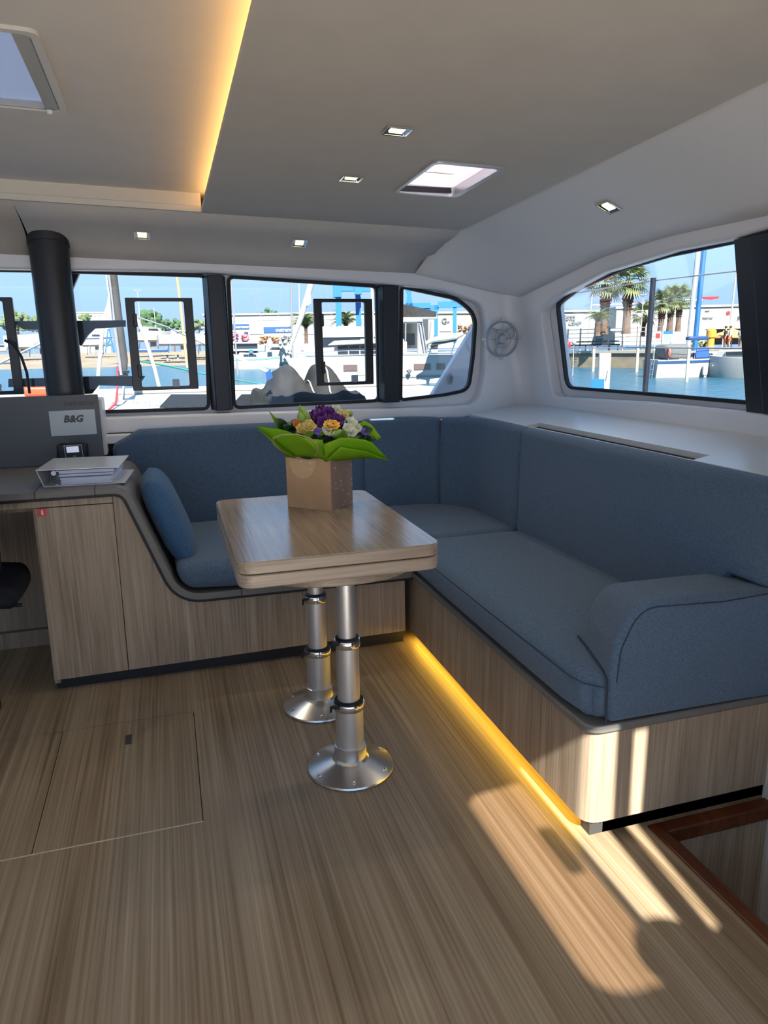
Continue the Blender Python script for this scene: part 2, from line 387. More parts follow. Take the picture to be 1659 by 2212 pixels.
# ---- right wall, leaning inwards, with its own window
NR = Vector((1, 0, .18)).normalized()
def RW(off): return lambda y, z, q: (2.101-.18*z-off-q, y, z)
cG = 2.101/math.sqrt(1+.18**2)
gl = [atpl(x, y, NR, cG) for x, y in ((1208, 660), (1250, 627), (1350, 584), (1450, 555), (1587, 527))]
gb = [atpl(x, y, NR, cG) for x, y in ((1606, 864), (1400, 847), (1228, 834))]
yz = [(p.y, p.z) for p in gl]+[(1.2, 1.59), (1.2, 1.045)]+[(p.y, p.z) for p in gb]
Wr = rpoly([(yz[0][0], yz[0][1], .03), yz[1]+(.12,), yz[2]+(.2,), yz[3]+(.2,), yz[4], yz[5]+(.03,), yz[6]+(.03,), yz[7], yz[8], yz[9]+(.05,)], 6)
wr = thing('window_5', None, None, (1.93, 2.2, 1.04), kind='structure')
G().holed(grow(Wr, .014), [Wr], -.006, .012, RW(0)).build('window_frame', RUBBER, wr, smooth=0)
G().holed(grow(Wr, .004), [], -.003, .001, RW(0)).build('pane', GLASS, wr, smooth=0)
g = G().holed([(-1.6, .3), (3.62, .3), (3.62, 1.95), (-1.6, 1.95)], [grow(Wr, .010)], -.03, -.004, RW(0))
struct(g.build('wall_right_outer', GRP, smooth=0), 'outer skin of the cabin side')
cL = (2.101-.055)/math.sqrt(1+.18**2)
top = [atpl(x, y, NR, cL) for x, y in ((1164, 672), (1200, 642), (1302, 589), (1450, 543), (1560, 521))]
bot = [atpl(x, y, NR, cL) for x, y in ((1560, 884), (1400, 868), (1193, 856))]
hp = [(p.y, p.z) for p in top]+[(1.15, 1.612), (1.15, 1.02)]+[(p.y, p.z) for p in bot]
Hr = rpoly([hp[0]+(.05,), hp[1]+(.08,), hp[2]+(.2,), hp[3]+(.2,), hp[4], hp[5]+(.03,), hp[6]+(.03,), hp[7], hp[8], hp[9]+(.05,)], 6)
g = G().holed([(-1.6, .3), (3.475, .3), (3.475, 1.75), (-1.6, 1.80)], [Hr], .055, .0, RW(0), .014)
struct(g.build('wall_right', GRP, smooth=40), 'white moulded side wall around the starboard window')
# rounded corner between front and side
g = G(); cs = []
for k in range(9):
    a = PI/2*k/8
    cs.append([Vector((2.101-.18*z-.055-.08+.08*math.sin(a), 3.4392+.08*math.cos(a), z)) for z in (.3, .95, 1.3, 1.72)])
cs.insert(0, [p+Vector((-.02, .0, 0)) for p in cs[0]])
vs_ = [p for c in cs for p in c]
g.add(vs_, [(i*4+j, i*4+j+1, (i+1)*4+j+1, (i+1)*4+j) for i in range(9) for j in range(3)])
struct(g.build('wall_corner', GRP, smooth=60), 'rounded white corner of the cabin')
cP = (2.101-.05)/math.sqrt(1+.18**2)
pt, pb = atpl(1587, 528, NR, cP), atpl(1611, 885, NR, cP)
g = G(); cs = []
for z, yl in ((1.018, pb.y), (1.566, pt.y+.004)):
    xw = 2.101-.18*z
    cs.append([Vector((xw-q, y, z)) for q, y in ((.004, yl-.30), (.05, yl-.30), (.062, yl-.16), (.062, yl-.085), (.052, yl-.075), (.05, yl), (.004, yl))])
struct(g.ring(cs).build('trim_5', NAVY, bevel=.003), 'black pillar at the aft end of the side window')

# ---- ledge behind the sofa, with a slot
def ledge(u, v, q): return (u, v, .893 + (u-1.47)*.124 + q)
slot = [(1.527, 1.80), (1.597, 1.812), (1.597, 2.88), (1.527, 2.88)]
g = G().holed([(1.522, -1.6), (1.945, -1.6), (1.945, 3.5), (1.522, 3.5)], [slot], -.02, 0, ledge)
LG = struct(g.build('trim_7', mat('ledge_white', (.66, .67, .66, 1), .3, spec=.5), smooth=0, bevel=.002), 'white ledge between sofa back and side window')
G().box(1.526, 1.61, 1.79, 2.89, .80, .876).build('slot_bottom', RUBBER, LG, smooth=0)
struct(G().box(-2.3, 1.5, 3.46, 3.53, .84, .882).build('trim_8', GRP, bevel=.006), 'white shelf between sofa back and front windows')

struct(G().box(1.18, 1.96, .24, .29, -.55, 1.90).build('wall_shade_partition', OAK, smooth=0), 'unseen oak partition added to keep light off the stairwell')  # added out of view to shade the stairwell
struct(G().box(1.535, 1.56, 1.40, 3.5, .2, .885).box(-.3, 1.56, 3.50, 3.52, .2, .885).build('trim_12', RUBBER, smooth=0), 'dark panel behind the sofa backs')
# ---- left and aft sides (out of the picture)
g = G().holed([(-1.6, 0), (3.6, 0), (3.6, 1.95), (-1.6, 1.95)], [rrect(-1.2, 3.2, .98, 1.58, .06)], -2.34, -2.30, lambda u, v, q: (q, u, v))
struct(g.build('wall_left', GRP, smooth=0), 'white side wall of the cabin opposite')
w6 = thing('window_6', None, None, (-2.32, 1.0, .98), kind='structure')
G().holed(rrect(-1.21, 3.21, .97, 1.59, .06), [], -2.322, -2.318, lambda u, v, q: (q, u, v)).build('pane', GLASS, w6, smooth=0)
struct(G().box(-2.3, 1.9, .26, .30, 1.80, 1.93).build('trim_13', CEIL, smooth=0), 'ceiling edge beam above the camera')
struct(G().box(-2.3, -1.7, -1.6, 3.0, 0, .86).build('trim_9', OAK, smooth=0), 'galley units along the opposite side')
struct(G().box(-4, 4, -6.5, -1.6, -.06, -.03).build('floor_cockpit', mat('deck_white', (.72, .72, .70, 1), .6, noise=.03, nscale=30), smooth=0), 'white cockpit sole aft of the cabin')

# ---- ceiling
H2 = (.842, 1.066, 2.212, 2.610)          # small hatch
H1 = (-.78, -.199, 1.820, 2.335)          # large hatch in the coffer
def cl(u, v, q): return (u, v, zc(u, v)+q)
g = G().holed([(.2, .3), (1.30, .3), (1.312, 1.46), (1.36, 3.22), (.2, 3.22)], [rrect(*H2, .03)], 0, .018, cl)
CE = struct(g.build('ceiling', CEIL, smooth=0, bevel=.002), 'grey beige vinyl ceiling panel')
g = G().holed([(-2.3, .3), (.30, .3), (.30, 3.30), (-2.3, 3.30)], [rrect(H1[0]-.01, H1[1]-.006, H1[2]+.01, H1[3]-.01, .03)], .072, .084, cl)
struct(g.build('ceiling_coffer', CEILW, smooth=0), 'raised pale ceiling panel in the coffer')
g = G().prism([(3.200, 1.800), (3.235, 1.800), (3.235, 1.874), (3.206, 1.874), (3.206, 1.824), (3.200, 1.822)], -2.3, .2, 'x')
for p in g.v: p.z += zc(p.x, 3.22)-1.80
struct(g.build('trim_10', CREAM, smooth=0), 'cream riser along the front of the ceiling coffer')
E_ = [(3.222, lambda x: zc(x, 3.22), 1.360), (3.43, lambda x: 1.722-.029*(x-.2), 1.303), (3.535, lambda x: 1.622-.030*(x-.05), 1.245)]
for nm, x0, x1 in (('ceiling_front', -.500, None), ('ceiling_front_port', -2.3, -.504)):
    g = G(); rows = []
    for y, zf, xe in E_:
        xb = xe if x1 is None else x1
        xa = x0 if x1 is None else x0
        rows.append([Vector((xa+(xb-xa)*i/8, y, zf(xa+(xb-xa)*i/8))) for i in range(9)])
    # soften the fold
    R = [rows[0], [a.lerp(b, .6)+Vector((0, .0, .004)) for a, b in zip(rows[0], rows[1])], rows[1], [a.lerp(b, .5)+Vector((0, .012, .01)) for a, b in zip(rows[1], rows[2])], rows[2]]
    if x1 is None:
        for r_ in R: r_[0].x = -.504+.04*(r_[0].y-3.22)
    vs_ = [p for r_ in R for p in r_]
    g.add(vs_, [(j*9+i, j*9+i+1, (j+1)*9+i+1, (j+1)*9+i) for j in range(4) for i in range(8)])
    struct(g.build(nm, CEIL, smooth=40, solid=.006), 'sloping ceiling panel above the front windows' if x1 is None else 'sloping ceiling panel left of the mast post')
# outboard panel: from the main ceiling edge down to the side wall
inn = [(1.225, 3.535, 1.590), (1.285, 3.43, 1.698), (1.335, 3.22, 1.788), (1.288, 1.46, 1.822), (1.27, .3, 1.842)]
rim = [atpl(x, y, NR, cL-.004) for x, y in ((1126, 640), (1300, 555), (1440, 510), (1659, 464))]
oute = [Vector((1.815, 3.535, 1.490)), rim[0]]+[rim[1], rim[2], rim[3], Vector((rim[3].x, .3, rim[3].z))]
def lerpc(P, t):
    P = [Vector(p) for p in P]; n = len(P)-1; t = min(max(t, 0), 1)*n; i = min(int(t), n-1); return P[i].lerp(P[i+1], t-i)
def pany(P, y):                            # point on polyline at given Y
    P = [Vector(p) for p in P]
    for a, b in zip(P, P[1:]):
        if a.y >= y >= b.y and a.y > b.y: return a.lerp(b, (a.y-y)/(a.y-b.y))
    return P[0] if y > P[0].y else P[-1]
g = G(); NU, NV = 8, 28
def outp(u, v):
    y = 3.535-(3.535-.3)*v**1.3; a = pany(inn, y); b = pany(oute, y)
    p = a.lerp(b, u); p.z += .03*math.sin(PI*u)**1.2*(min(1, max(0, (3.3-y)/1.2))); return p
g.grid(outp, NU, NV)
struct(g.build('ceiling_outboard', mat('outboard_vinyl', (.78, .775, .77, 1), .7, spec=.2), smooth=50, solid=.006), 'pale sloping ceiling panel above the side window')
# light strips (warm) tucked behind the ceiling edges
LEDW = mat('led_warm', (1, .7, .3, 1), .5, emit=(1, .56, .17, 1), estr=7)
LEDS = mat('led_warm_soft', (1, .7, .3, 1), .5, emit=(1, .60, .22, 1), estr=9)
LEDY = mat('led_yellow', (1, .7, .1, 1), .5, emit=(1, .60, .05, 1), estr=11)
g = G().prism([(.235, .6), (.255, .6), (.255, 3.19), (.235, 3.19)], 0, 1)
for p in g.v: p.z = zc(p.x, p.y)+.020+.006*p.z
tag(g.build('light_strip', LEDW, smooth=0), 'warm light strip hidden behind the edge of the ceiling coffer', 'light strip')
g = G()
for (x0, y0), (x1, y1) in (((1.335, 3.2), (1.290, 1.46)), ((1.290, 1.46), (1.28, .4))):
    g.add([(x0-.02, y0, zc(x0, y0)+.0195), (x0-.008, y0, zc(x0, y0)+.0195), (x1-.008, y1, zc(x1, y1)+.0195), (x1-.02, y1, zc(x1, y1)+.0195)], [(0, 1, 2, 3)])
tag(g.build('light_strip', LEDS, smooth=0), 'faint light strip hidden along the side ceiling panel joint', 'light strip')
# ---- roof above, with hatches; tinted opening and slits added to shape floor sun patches
RT = math.tan(SUN_EL); Z_R = 1.93
dx, dy = -Z_R/RT*math.sin(SUN_AZ), -Z_R/RT*math.cos(SUN_AZ)
pink = [(x+dx, y+dy) for x, y in rpoly([(.716, .955, .10), (.900, .955, .02), (.898, 1.672, .004), (.72, 1.655, .06)], 6)]
slit1 = [(x+dx, y+dy) for x, y in [(.924, .97), (.984, .97), (1.052, 1.735), (.935, 1.735), (.929, 1.39)]]
slit2 = [(x+dx, y+dy) for x, y in [(1.048, 1.035), (1.070, 1.045), (1.140, 1.712), (1.102, 1.712)]]
sh = 1.12
g = G().holed([(-2.35, -1.60), (2.0, -1.60), (2.0, 3.64), (-2.35, 3.64)], [rrect(H2[0]-.04, H2[1]+.02, H2[2]-.14, H2[3]+.01, .03), rrect(H1[0], H1[1], H1[2], H1[3], .03), pink, slit1, slit2], Z_R, Z_R+.02, lambda u, v, q: (u, v, q))
struct(g.build('ceiling_roof', GRP, smooth=0), 'white deck of the cabin roof with slits added for sun patches')
ck = thing('sun_patch_hatch', 'unseen tinted roof hatch added to shape a sun patch', 'hatch', (.6, -.9, Z_R+.02))  # unseen tinted hatch, added to shape the pinkish floor patch
G().prism(grow(pink, .02), Z_R+.022, Z_R+.030).build('pane', glass('patch_tint_glass', (.66, .585, .53), .6), ck, smooth=0)
cx, cy = .930+dx, .985+dy
G().prism(rrect(.84+dx, .885+dx, 1.26+dy, 1.42+dy, .02), Z_R+.031, Z_R+.05).build('handle', BLACK, ck)  # unseen bar added on the pane to cast the oblong shadow
g = G().lathe([(.085, 0), (.085, .01), (.075, .03), (.055, .045)], 24, None, (cx-.03*0, cy, Z_R+.032))  # disc added above the openings to cast the round shadow
tag(g.build('shadow_disc', BLACK), 'unseen black disc added on the roof to cast a round shadow', 'shadow disc')

# ---- the two ceiling hatches
hs = thing('ceiling_hatch', 'small ceiling hatch with pale blind between the spotlights', 'hatch', (.95, 2.41, 1.79))
x0, x1, y0, y1 = H2
g = G().holed(rrect(x0-.006, x1+.014, y0-.012, y1+.006, .03), [rrect(x0+.006, x1-.006, y0+.006, y1-.006, .025)], -.006, .03, cl)
G.build(g, 'hatch_frame', ALU, hs, smooth=0, bevel=.003)
g = G().ring([[Vector(cl(u, v, .004)) for u, v in rrect(x0+.004, x1-.004, y0+.004, y1-.004, .03)], [Vector(cl(u, v, .024)) for u, v in rrect(x0+.006, x1-.006, y0+.006, y1-.006, .03)]], cap=False)
g.build('shaft', mat('hatch_shaft', (.75, .73, .76, 1), .4), hs, smooth=50)
g = G().box(x0+.004, x1-.004, y1-.012, y1-.004, zc(.95, 2.6)+.002, zc(.95, 2.6)+.02)
g.build('catch_bar', BLACK, hs, smooth=0)
g = G().holed(rrect(x0-.004, x1+.004, y0-.004, y1+.004, .03), [rrect(.868, .992, 2.425, 2.446, .006, 3)], .024, .027, cl)  # slot added to the blind, shaped to drop a sun patch on the sofa
g.build('blind', translucent('pale_blind', (.86, .82, .88, 1)), hs, smooth=0)
hl = thing('coffer_hatch', 'large ceiling hatch with cloudy pane in the coffer', 'hatch', (-.49, 2.08, 1.85))
x0, x1, y0, y1 = H1
g = G().holed(rrect(x0-.02, x1+.004, y0-.006, y1+.012, .028), [rrect(x0+.01, x1-.014, y0+.012, y1-.008, .02)], .064, .078, cl)
g.build('hatch_frame', mat('hatch_ivory', (.62, .61, .58, 1), .4), hl, smooth=0, bevel=.004)
g = G().holed(rrect(x0+.0, x1-.018, y0+.012, y1-.010, .02), [rrect(x0+.03, x1-.052, y0+.016, y1-.016, .015)], .068, .085, cl)
g.build('inner_frame', mat('hatch_grey', (.40, .40, .38, 1), .4), hl, smooth=0, bevel=.003)
G().prism(rrect(x0-.03, x1+.04, y0-.04, y1+.05, .02), 1.920, 1.926).build('pane', translucent('cloudy_pane', (.40, .45, .55, 1)), hl, smooth=0)
G().prism(rrect(x1-.047, x1-.033, y1-.04, y1-.027, .005), 1.88, 1.89).build('knob', WHITEP, hl)

# ---- spotlights in the ceiling
BULB = mat('spot_bulb', (1, .9, .6, 1), .4, emit=(1, .84, .40, 1), estr=1.3)
def spot(px, py, surf, label, zz=0):
    """surf: function (x,y)->z of the panel"""
    lo, hi = 1.2, 6.0
    d = ray(px, py)
    t = 1.0
    for _ in range(60):
        p = ORI+d*t
        t += (surf(p.x, p.y)-p.z)/(d.z+.25)*.8
    p = ORI+d*t; p.z = surf(p.x, p.y)
    h = .01; tx = Vector((h, 0, surf(p.x+h, p.y)-surf(p.x, p.y))).normalized(); ty = Vector((0, h, surf(p.x, p.y+h)-surf(p.x, p.y))).normalized()
    n = ty.cross(tx).normalized(); M = frame(p, tx, n.cross(tx), n)
    o = thing('spotlight', label, 'spotlight', tuple(p), 'ceiling spotlights')
    s = .034
    g = G().holed([(-s, -s), (s, -s), (s, s), (-s, s)], [[(-s+.005, -s+.005), (s-.005, -s+.005), (s-.005, s-.005), (-s+.005, s-.005)]], -.002, .006, lambda u, v, q: M @ Vector((u, v, q)))
    g.build('bezel', CHROME, o, smooth=0, bevel=.001)
    a, b = s-.005, .018
    g = G().add([M @ Vector(q) for q in ((-a, -a, .004), (a, -a, .004), (a, a, .004), (-a, a, .004), (-b, -b, .0005), (b, -b, .0005), (b, b, .0005), (-b, b, .0005))], [(0, 1, 5, 4), (1, 2, 6, 5), (2, 3, 7, 6), (3, 0, 4, 7)])
    g.build('reflector', CHROME, o, smooth=0)
    G().prism([(-b, -b), (b, -b), (b, b), (-b, b)], .0, .003, 'z', M).build('lens', BULB, o, smooth=0)
    L = bpy.data.lights.new('spot_lamp', 'SPOT'); lo_ = bpy.data.objects.new('spot_lamp', L); COL.objects.link(lo_)
    L.energy = SPOT_W; L.color = (1, .84, .60); L.spot_size = math.radians(125); L.spot_blend = .9; L.shadow_soft_size = .02
    lo_.parent = o; lo_.matrix_local = Matrix.Translation(n*.012) @ n.to_track_quat('-Z', 'Y').to_matrix().to_4x4()
    return o
SPOT_W = 3.5
def sfront(x, y):
    if y < 3.43: return zc(x, 3.22)+(1.722-.029*(x-.2)-zc(x, 3.22))*(y-3.222)/.208+.003
    return 1.722-.029*(x-.2)-.95*(y-3.43)
def sout(x, y):
    a, b = pany(inn, y), pany(oute, y); u = (x-a.x)/(b.x-a.x); u = min(max(u, .0), 1)
    return a.z+(b.z-a.z)*u+.03*math.sin(PI*u)**1.2*(min(1, max(0, (3.3-y)/1.2)))-.003
spot(858, 281, lambda x, y: zc(x, y)-.001, 'square chrome spotlight highest in the picture, nearest the camera')
spot(759, 384, lambda x, y: zc(x, y)-.001, 'square chrome spotlight just left of the small ceiling hatch')
spot(307, 507, lambda x, y: sfront(x, y)-.004, 'square chrome spotlight right of the mast post')
spot(647, 524, lambda x, y: sfront(x, y)-.004, 'square chrome spotlight above the grey covered dinghy window')
spot(1315, 446, lambda x, y: sout(x, y)-.002, 'square chrome spotlight above the side window')

# ---- mast post
mp_ = thing('mast_post', 'thick black mast post behind the instrument panel', 'post', (-.424, 3.475, .6))
g = G(); n = 40; cs = []
for z in (.6, 1.76):
    cs.append([Vector((-.424+.079*math.cos(2*PI*j/n), 3.475+.06*math.sin(2*PI*j/n), z)) for j in range(n)])
g.ring(cs).build('post', BLACK, mp_)
cs = []
for z, s in ((1.690, 1.05), (1.76, 1.05)):
    cs.append([Vector((-.424+.079*s*math.cos(2*PI*j/n), 3.475+.06*s*math.sin(2*PI*j/n), z-(.35*.06*s*math.sin(2*PI*j/n)))) for j in range(n)])
g = G().ring(cs); g.build('collar', BLACK, mp_)
#--FURN--
# ================================================================== FURNITURE
# ---- desk / seat moulding running from the chart table down to the bench
YF = 2.736
path = fillet_path([(-1.6, .772), (-.162, .772, .055), (-.003, .332, .085), (.938, .326)], 9)
under = offs(path, .026); edge = offs(path, .036)
cb = thing('chart_desk', 'oak chart desk flowing down in a grey edged curve to the bench', 'desk', (-.5, 3.0, 0))
g = G().prism(path+under[::-1], YF-.016, 3.42, 'y'); g.build('moulding', GREYT, cb, smooth=30, bevel=.003)
g = G().prism(under+edge[::-1], YF-.010, YF+.03, 'y'); g.build('black_edge', RUBBER, cb, smooth=30)
for x in (-.470, -.272): G().box(x-.0015, x+.0015, YF-.0175, 3.34, .745, .7728).build('joint', RUBBER, cb, smooth=0)
G().box(.222, .225, YF-.0175, YF+.1, .299, .331).build('joint', RUBBER, cb, smooth=0)
low = edge
iA = [p for p in low if p[0] > -.212]
poly = [(-.2165, .735)]+[(x, z) for x, z in iA]+[(.905, .0555), (-.2215, .049)]
poly = [(-.2145, .7365)]+[(x, z+.0005) for x, z in iA if x < .9]+[(.905, .2905), (.905, .061), (-.2195, .051)]
G().prism(poly, YF, YF+.018, 'y').build('front_panel', OAK, cb, smooth=0)
G().box(-1.6, -.2165, YF, YF+.02, .7125, .7365).build('apron', OAK, cb, smooth=0)
d = G().prism([(-.487, .048), (-.2225, .051), (-.2165, .709), (-.478, .709)], YF-.001, YF+.019, 'y').build('cabinet_door', OAK, cb, smooth=0, bevel=.001, seg=1)
sg = G().prism([(-.4725, .681), (-.440, .6815), (-.440, .7085), (-.4725, .7085)], YF-.0018, YF-.0008, 'y').build('safety_sticker', mat('sticker_red', (.62, .02, .025, 1), .4), d, smooth=0)
g = G().prism(rrect(-.4585, -.4515, .685, .7005, .002, 3), YF-.0026, YF-.0016, 'y').box(-.4565, -.4525, YF-.0026, YF-.0016, .7005, .7045)
o = g.build('extinguisher_symbol', WHITEP, d, smooth=0); tag(o, 'white extinguisher symbol')
G().box(-.487, -.467, YF+.012, 3.30, .03, .74).build('side_panel', OAK, cb, smooth=0)
G().box(-.484, .905, YF+.03, YF+.05, 0, .058).build('kick_board', KICK, cb, smooth=0)
g = G().box(-1.6, -.487, 2.80, 2.815, .689, .712); g.build('rail', OAK, cb, smooth=0)
G().box(-1.6, -.487, 3.26, 3.28, .075, .75).build('kneehole_back', OAK, cb, smooth=0)
G().box(-1.6, -.487, 3.24, 3.28, .0, .072).build('kneehole_plinth', OAK, cb, smooth=0)
# ---- bench base on the starboard side
sb = thing('sofa_base', 'oak sofa base with rounded corner and grey rim', 'sofa base', (1.2, 1.8, 0))
pl = rpoly([(.940, 1.393, .05), (1.56, 1.393), (1.56, 3.42), (.940, 3.42)], 8)
pin = rpoly([(.952, 1.405, .045), (1.545, 1.405), (1.545, 3.40), (.952, 3.40)], 8)
G().ring([[Vector((u, v, z)) for u, v in pl] for z in (.046, .299)]).build('panel', OAK, sb, smooth=40)
prim = rpoly([(.930, 1.384, .055), (1.57, 1.384), (1.57, 2.74), (.930, 2.74)], 8)
G().ring([[Vector((u, v, z)) for u, v in prim] for z in (.303, .325)]).build('rim', GREYT, sb, smooth=40, bevel=.006, seg=3)
G().ring([[Vector((u, v, z)) for u, v in pin] for z in (.296, .304)]).build('shadow_gap', RUBBER, sb, smooth=0)
g = G().box(1.005, 1.53, 1.41, 3.3, 0, .046).box(.966, 1.53, 1.41, 1.45, 0, .046)
g.build('kick_board', mat('kick_grey', (.045, .048, .05, 1), .4), sb, smooth=0)
struct(G().box(1.512, 1.60, 1.36, 1.40, -.5, .30).build('trim_11', mat('white_post', (.6, .6, .58, 1), .4), smooth=0, bevel=.002), 'pale upright at the end of the sofa base')
g = G().box(.965, .975, 1.44, 2.78, .034, .046)
tag(g.build('light_strip', LEDY, smooth=0), 'yellow light strip glowing under the sofa base', 'light strip')

# ---- seat cushions
def cushion(name, label, g, **k):
    o = g.build(name, FABRIC, smooth=70); tag(o, label, 'cushion'); return o
def fs(x, y, z):                                   # left end follows the sloping moulding
    t = max(0, min(1, (.36-x)/.30)); zz = (z-.335)/.12
    xl = .006-.36*(z-.332)
    if x < .36: x = .36-(.36-x)*(.36-xl-.012)/.36
    lift = .012*t*t
    if x > .90: y += .075*min(1, (x-.90)/.06)*(3.47-y)/.75
    return (x, y, z+lift*(1-zz))
g = G().rbox(.0, 1.48, 2.722, 3.47, .334, .452, .045, 4, 10, .012, fs)
cushion('seat_cushion', 'blue seat cushion of the short bench under the front windows', g)
def rs(x, y, z):                                   # rounded plan corner at the near outer end
    r = .085; cx_, cy_ = .928+r, 1.389+r
    if x < cx_ and y < cy_:
        d = Vector((cx_-x, cy_-y)); f_ = max(d.x, d.y)/d.length; x = cx_-d.x*f_; y = cy_-d.y*f_
    return (x, y, z)
g = G().rbox(.928, 1.50, 1.389, 2.79, .327, .452, .042, 5, 14, .010, rs)
o = cushion('seat_cushion', 'long blue seat cushion along the starboard side', g)
G().tube([rs(x, y, z) for x, y, z in [(.9285, 2.75, .425), (.9265, 2.4, .427), (.9245, 2.0, .428), (.9265, 1.6, .428), (.928, 1.47, .426), (.929, 1.42, .425), (.932, 1.393, .424), (.955, 1.390, .424), (.975, 1.389, .424)]], .0016, 6).build('seam', SEAM, o)
# arm rest: lofted from its near face to its lower, set-back far face
pn = rpoly([(.984, .329, .012), (1.56, .329, .01), (1.56, .622, .01), (1.30, .636, .2), (1.034, .640, .10), (.985, .53, .06), (.978, .44, .03)], 8)
pf = rpoly([(1.040, .329, .012), (1.56, .329, .01), (1.56, .595, .01), (1.34, .606, .2), (1.110, .608, .10), (1.066, .53, .06), (1.042, .43, .03)], 8)
g = G(); cs = []
for t, d in ((0, .036), (.008, .022), (.022, .012), (.05, .005), (.09, .0012), (.13, 0), (.5, 0), (.85, 0), (.92, .005), (.96, .014), (.99, .03), (1, .05)):
    q = []
    for a_, b_ in zip(pn, pf):
        u, v = a_[0]+(b_[0]-a_[0])*t, a_[1]+(b_[1]-a_[1])*t
        c_ = Vector((1.28, .47)); e_ = Vector((u, v)); f_ = e_+(c_-e_).normalized()*d if u < 1.5 else e_
        q.append(Vector((f_.x, 1.380+.253*t, max(.329, f_.y))))
    cs.append(q)
g.ring(cs)
o = cushion('arm_cushion', 'blue arm cushion at the near end of the sofa', g)
G().tube([Vector((u, 1.3812, v)) for u, v in [(p.x, p.z) for p in cs[1]][26:62]], .0018, 6).build('seam', SEAM, o)
G().tube([(.9795, 1.3862, .333), (.9785, 1.3855, .38), (.9785, 1.3865, .425), (.980, 1.393, .447), (.988, 1.42, .456), (1.004, 1.48, .459), (1.024, 1.55, .460), (1.042, 1.625, .461)], .0028, 6).build('gap_shade', SEAM, o)  # dark tube standing in for the shade in the seat and arm gap
# backrests swept along the L-shaped bench
BX, BY, BR = 1.445, 3.425, .30
def bpath(s):
    """s=0 at x=-.3 on the front run; returns point and inward->outward normal"""
    L1 = (BX-BR)+.3; La = BR*PI/2
    if s < L1: return Vector((-.3+s, BY)), Vector((0, 1))
    if s < L1+La: a = PI/2-(s-L1)/BR; return Vector((BX-BR+BR*math.cos(a), BY-BR+BR*math.sin(a))), Vector((math.cos(a), math.sin(a)))
    return Vector((BX, BY-BR-(s-L1-La))), Vector((1, 0))
L1 = BX-BR+.3; LA = BR*PI/2
def sY(y): return L1+LA+(BY-BR-y)
def back(s0, s1, lift=None, left=False):
    def fn(s, n_, z):
        p, nn = bpath(s); t = (z-.445)/.46
        off = n_ + .012*t
        if left and s < .16: z = z-(.16-s)*max(0, t)*.55
        if lift and s > lift:
            k_ = min(1, (s-lift)/.05); z = z+(1-t)*.185*k_
        return (p.x+nn.x*off, p.y+nn.y*off, z)
    return G().rbox(s0, s1, 0, .070, .432, .898, .026, 4, 12, .006, fn)
s935 = L1+.17
cushion('back_cushion', 'long blue back cushion under the front windows, beside the pillow', back(.05, 1.222, left=True))
cushion('back_cushion', 'narrow blue back cushion right of the bouquet', back(1.226, s935))
cs_ = back(s935+.004, sY(2.80))
cushion('back_cushion', 'curved blue corner back cushion', cs_)
cushion('back_cushion', 'longest blue back cushion below the side window ledge', back(sY(2.796), sY(1.395), lift=sY(1.66)))
# soft folds of the corner cushion: seam piping along the joints
# scatter pillow
ax = Vector((.34, 0, -.94)).normalized(); nx = Vector((.94, 0, .34)).normalized()
pc = Vector((-.028, 3.0, .598))
g = G(); NU = 22
def pil(u, v, sgn):
    a, b = 2*u-1, 2*v-1
    sx_ = math.copysign(abs(a)**.9, a); sy_ = math.copysign(abs(b)**.9, b)
    k_ = 1-.10*(a*a)*(b*b)
    t = max(0, (1-a**4)*(1-b**4))**.55
    return pc + ax*(a*.195*k_) + Vector((0, 1, 0))*(b*.20*k_) + nx*(sgn*.062*t)
for sg_ in (1, -1): g.grid(lambda u, v: pil(u, v, sg_), NU, NU)
b_ = g.build('pillow', PILLOWF, smooth=80)
tag(b_, 'bright blue scatter pillow leaning on the desk curve', 'pillow')

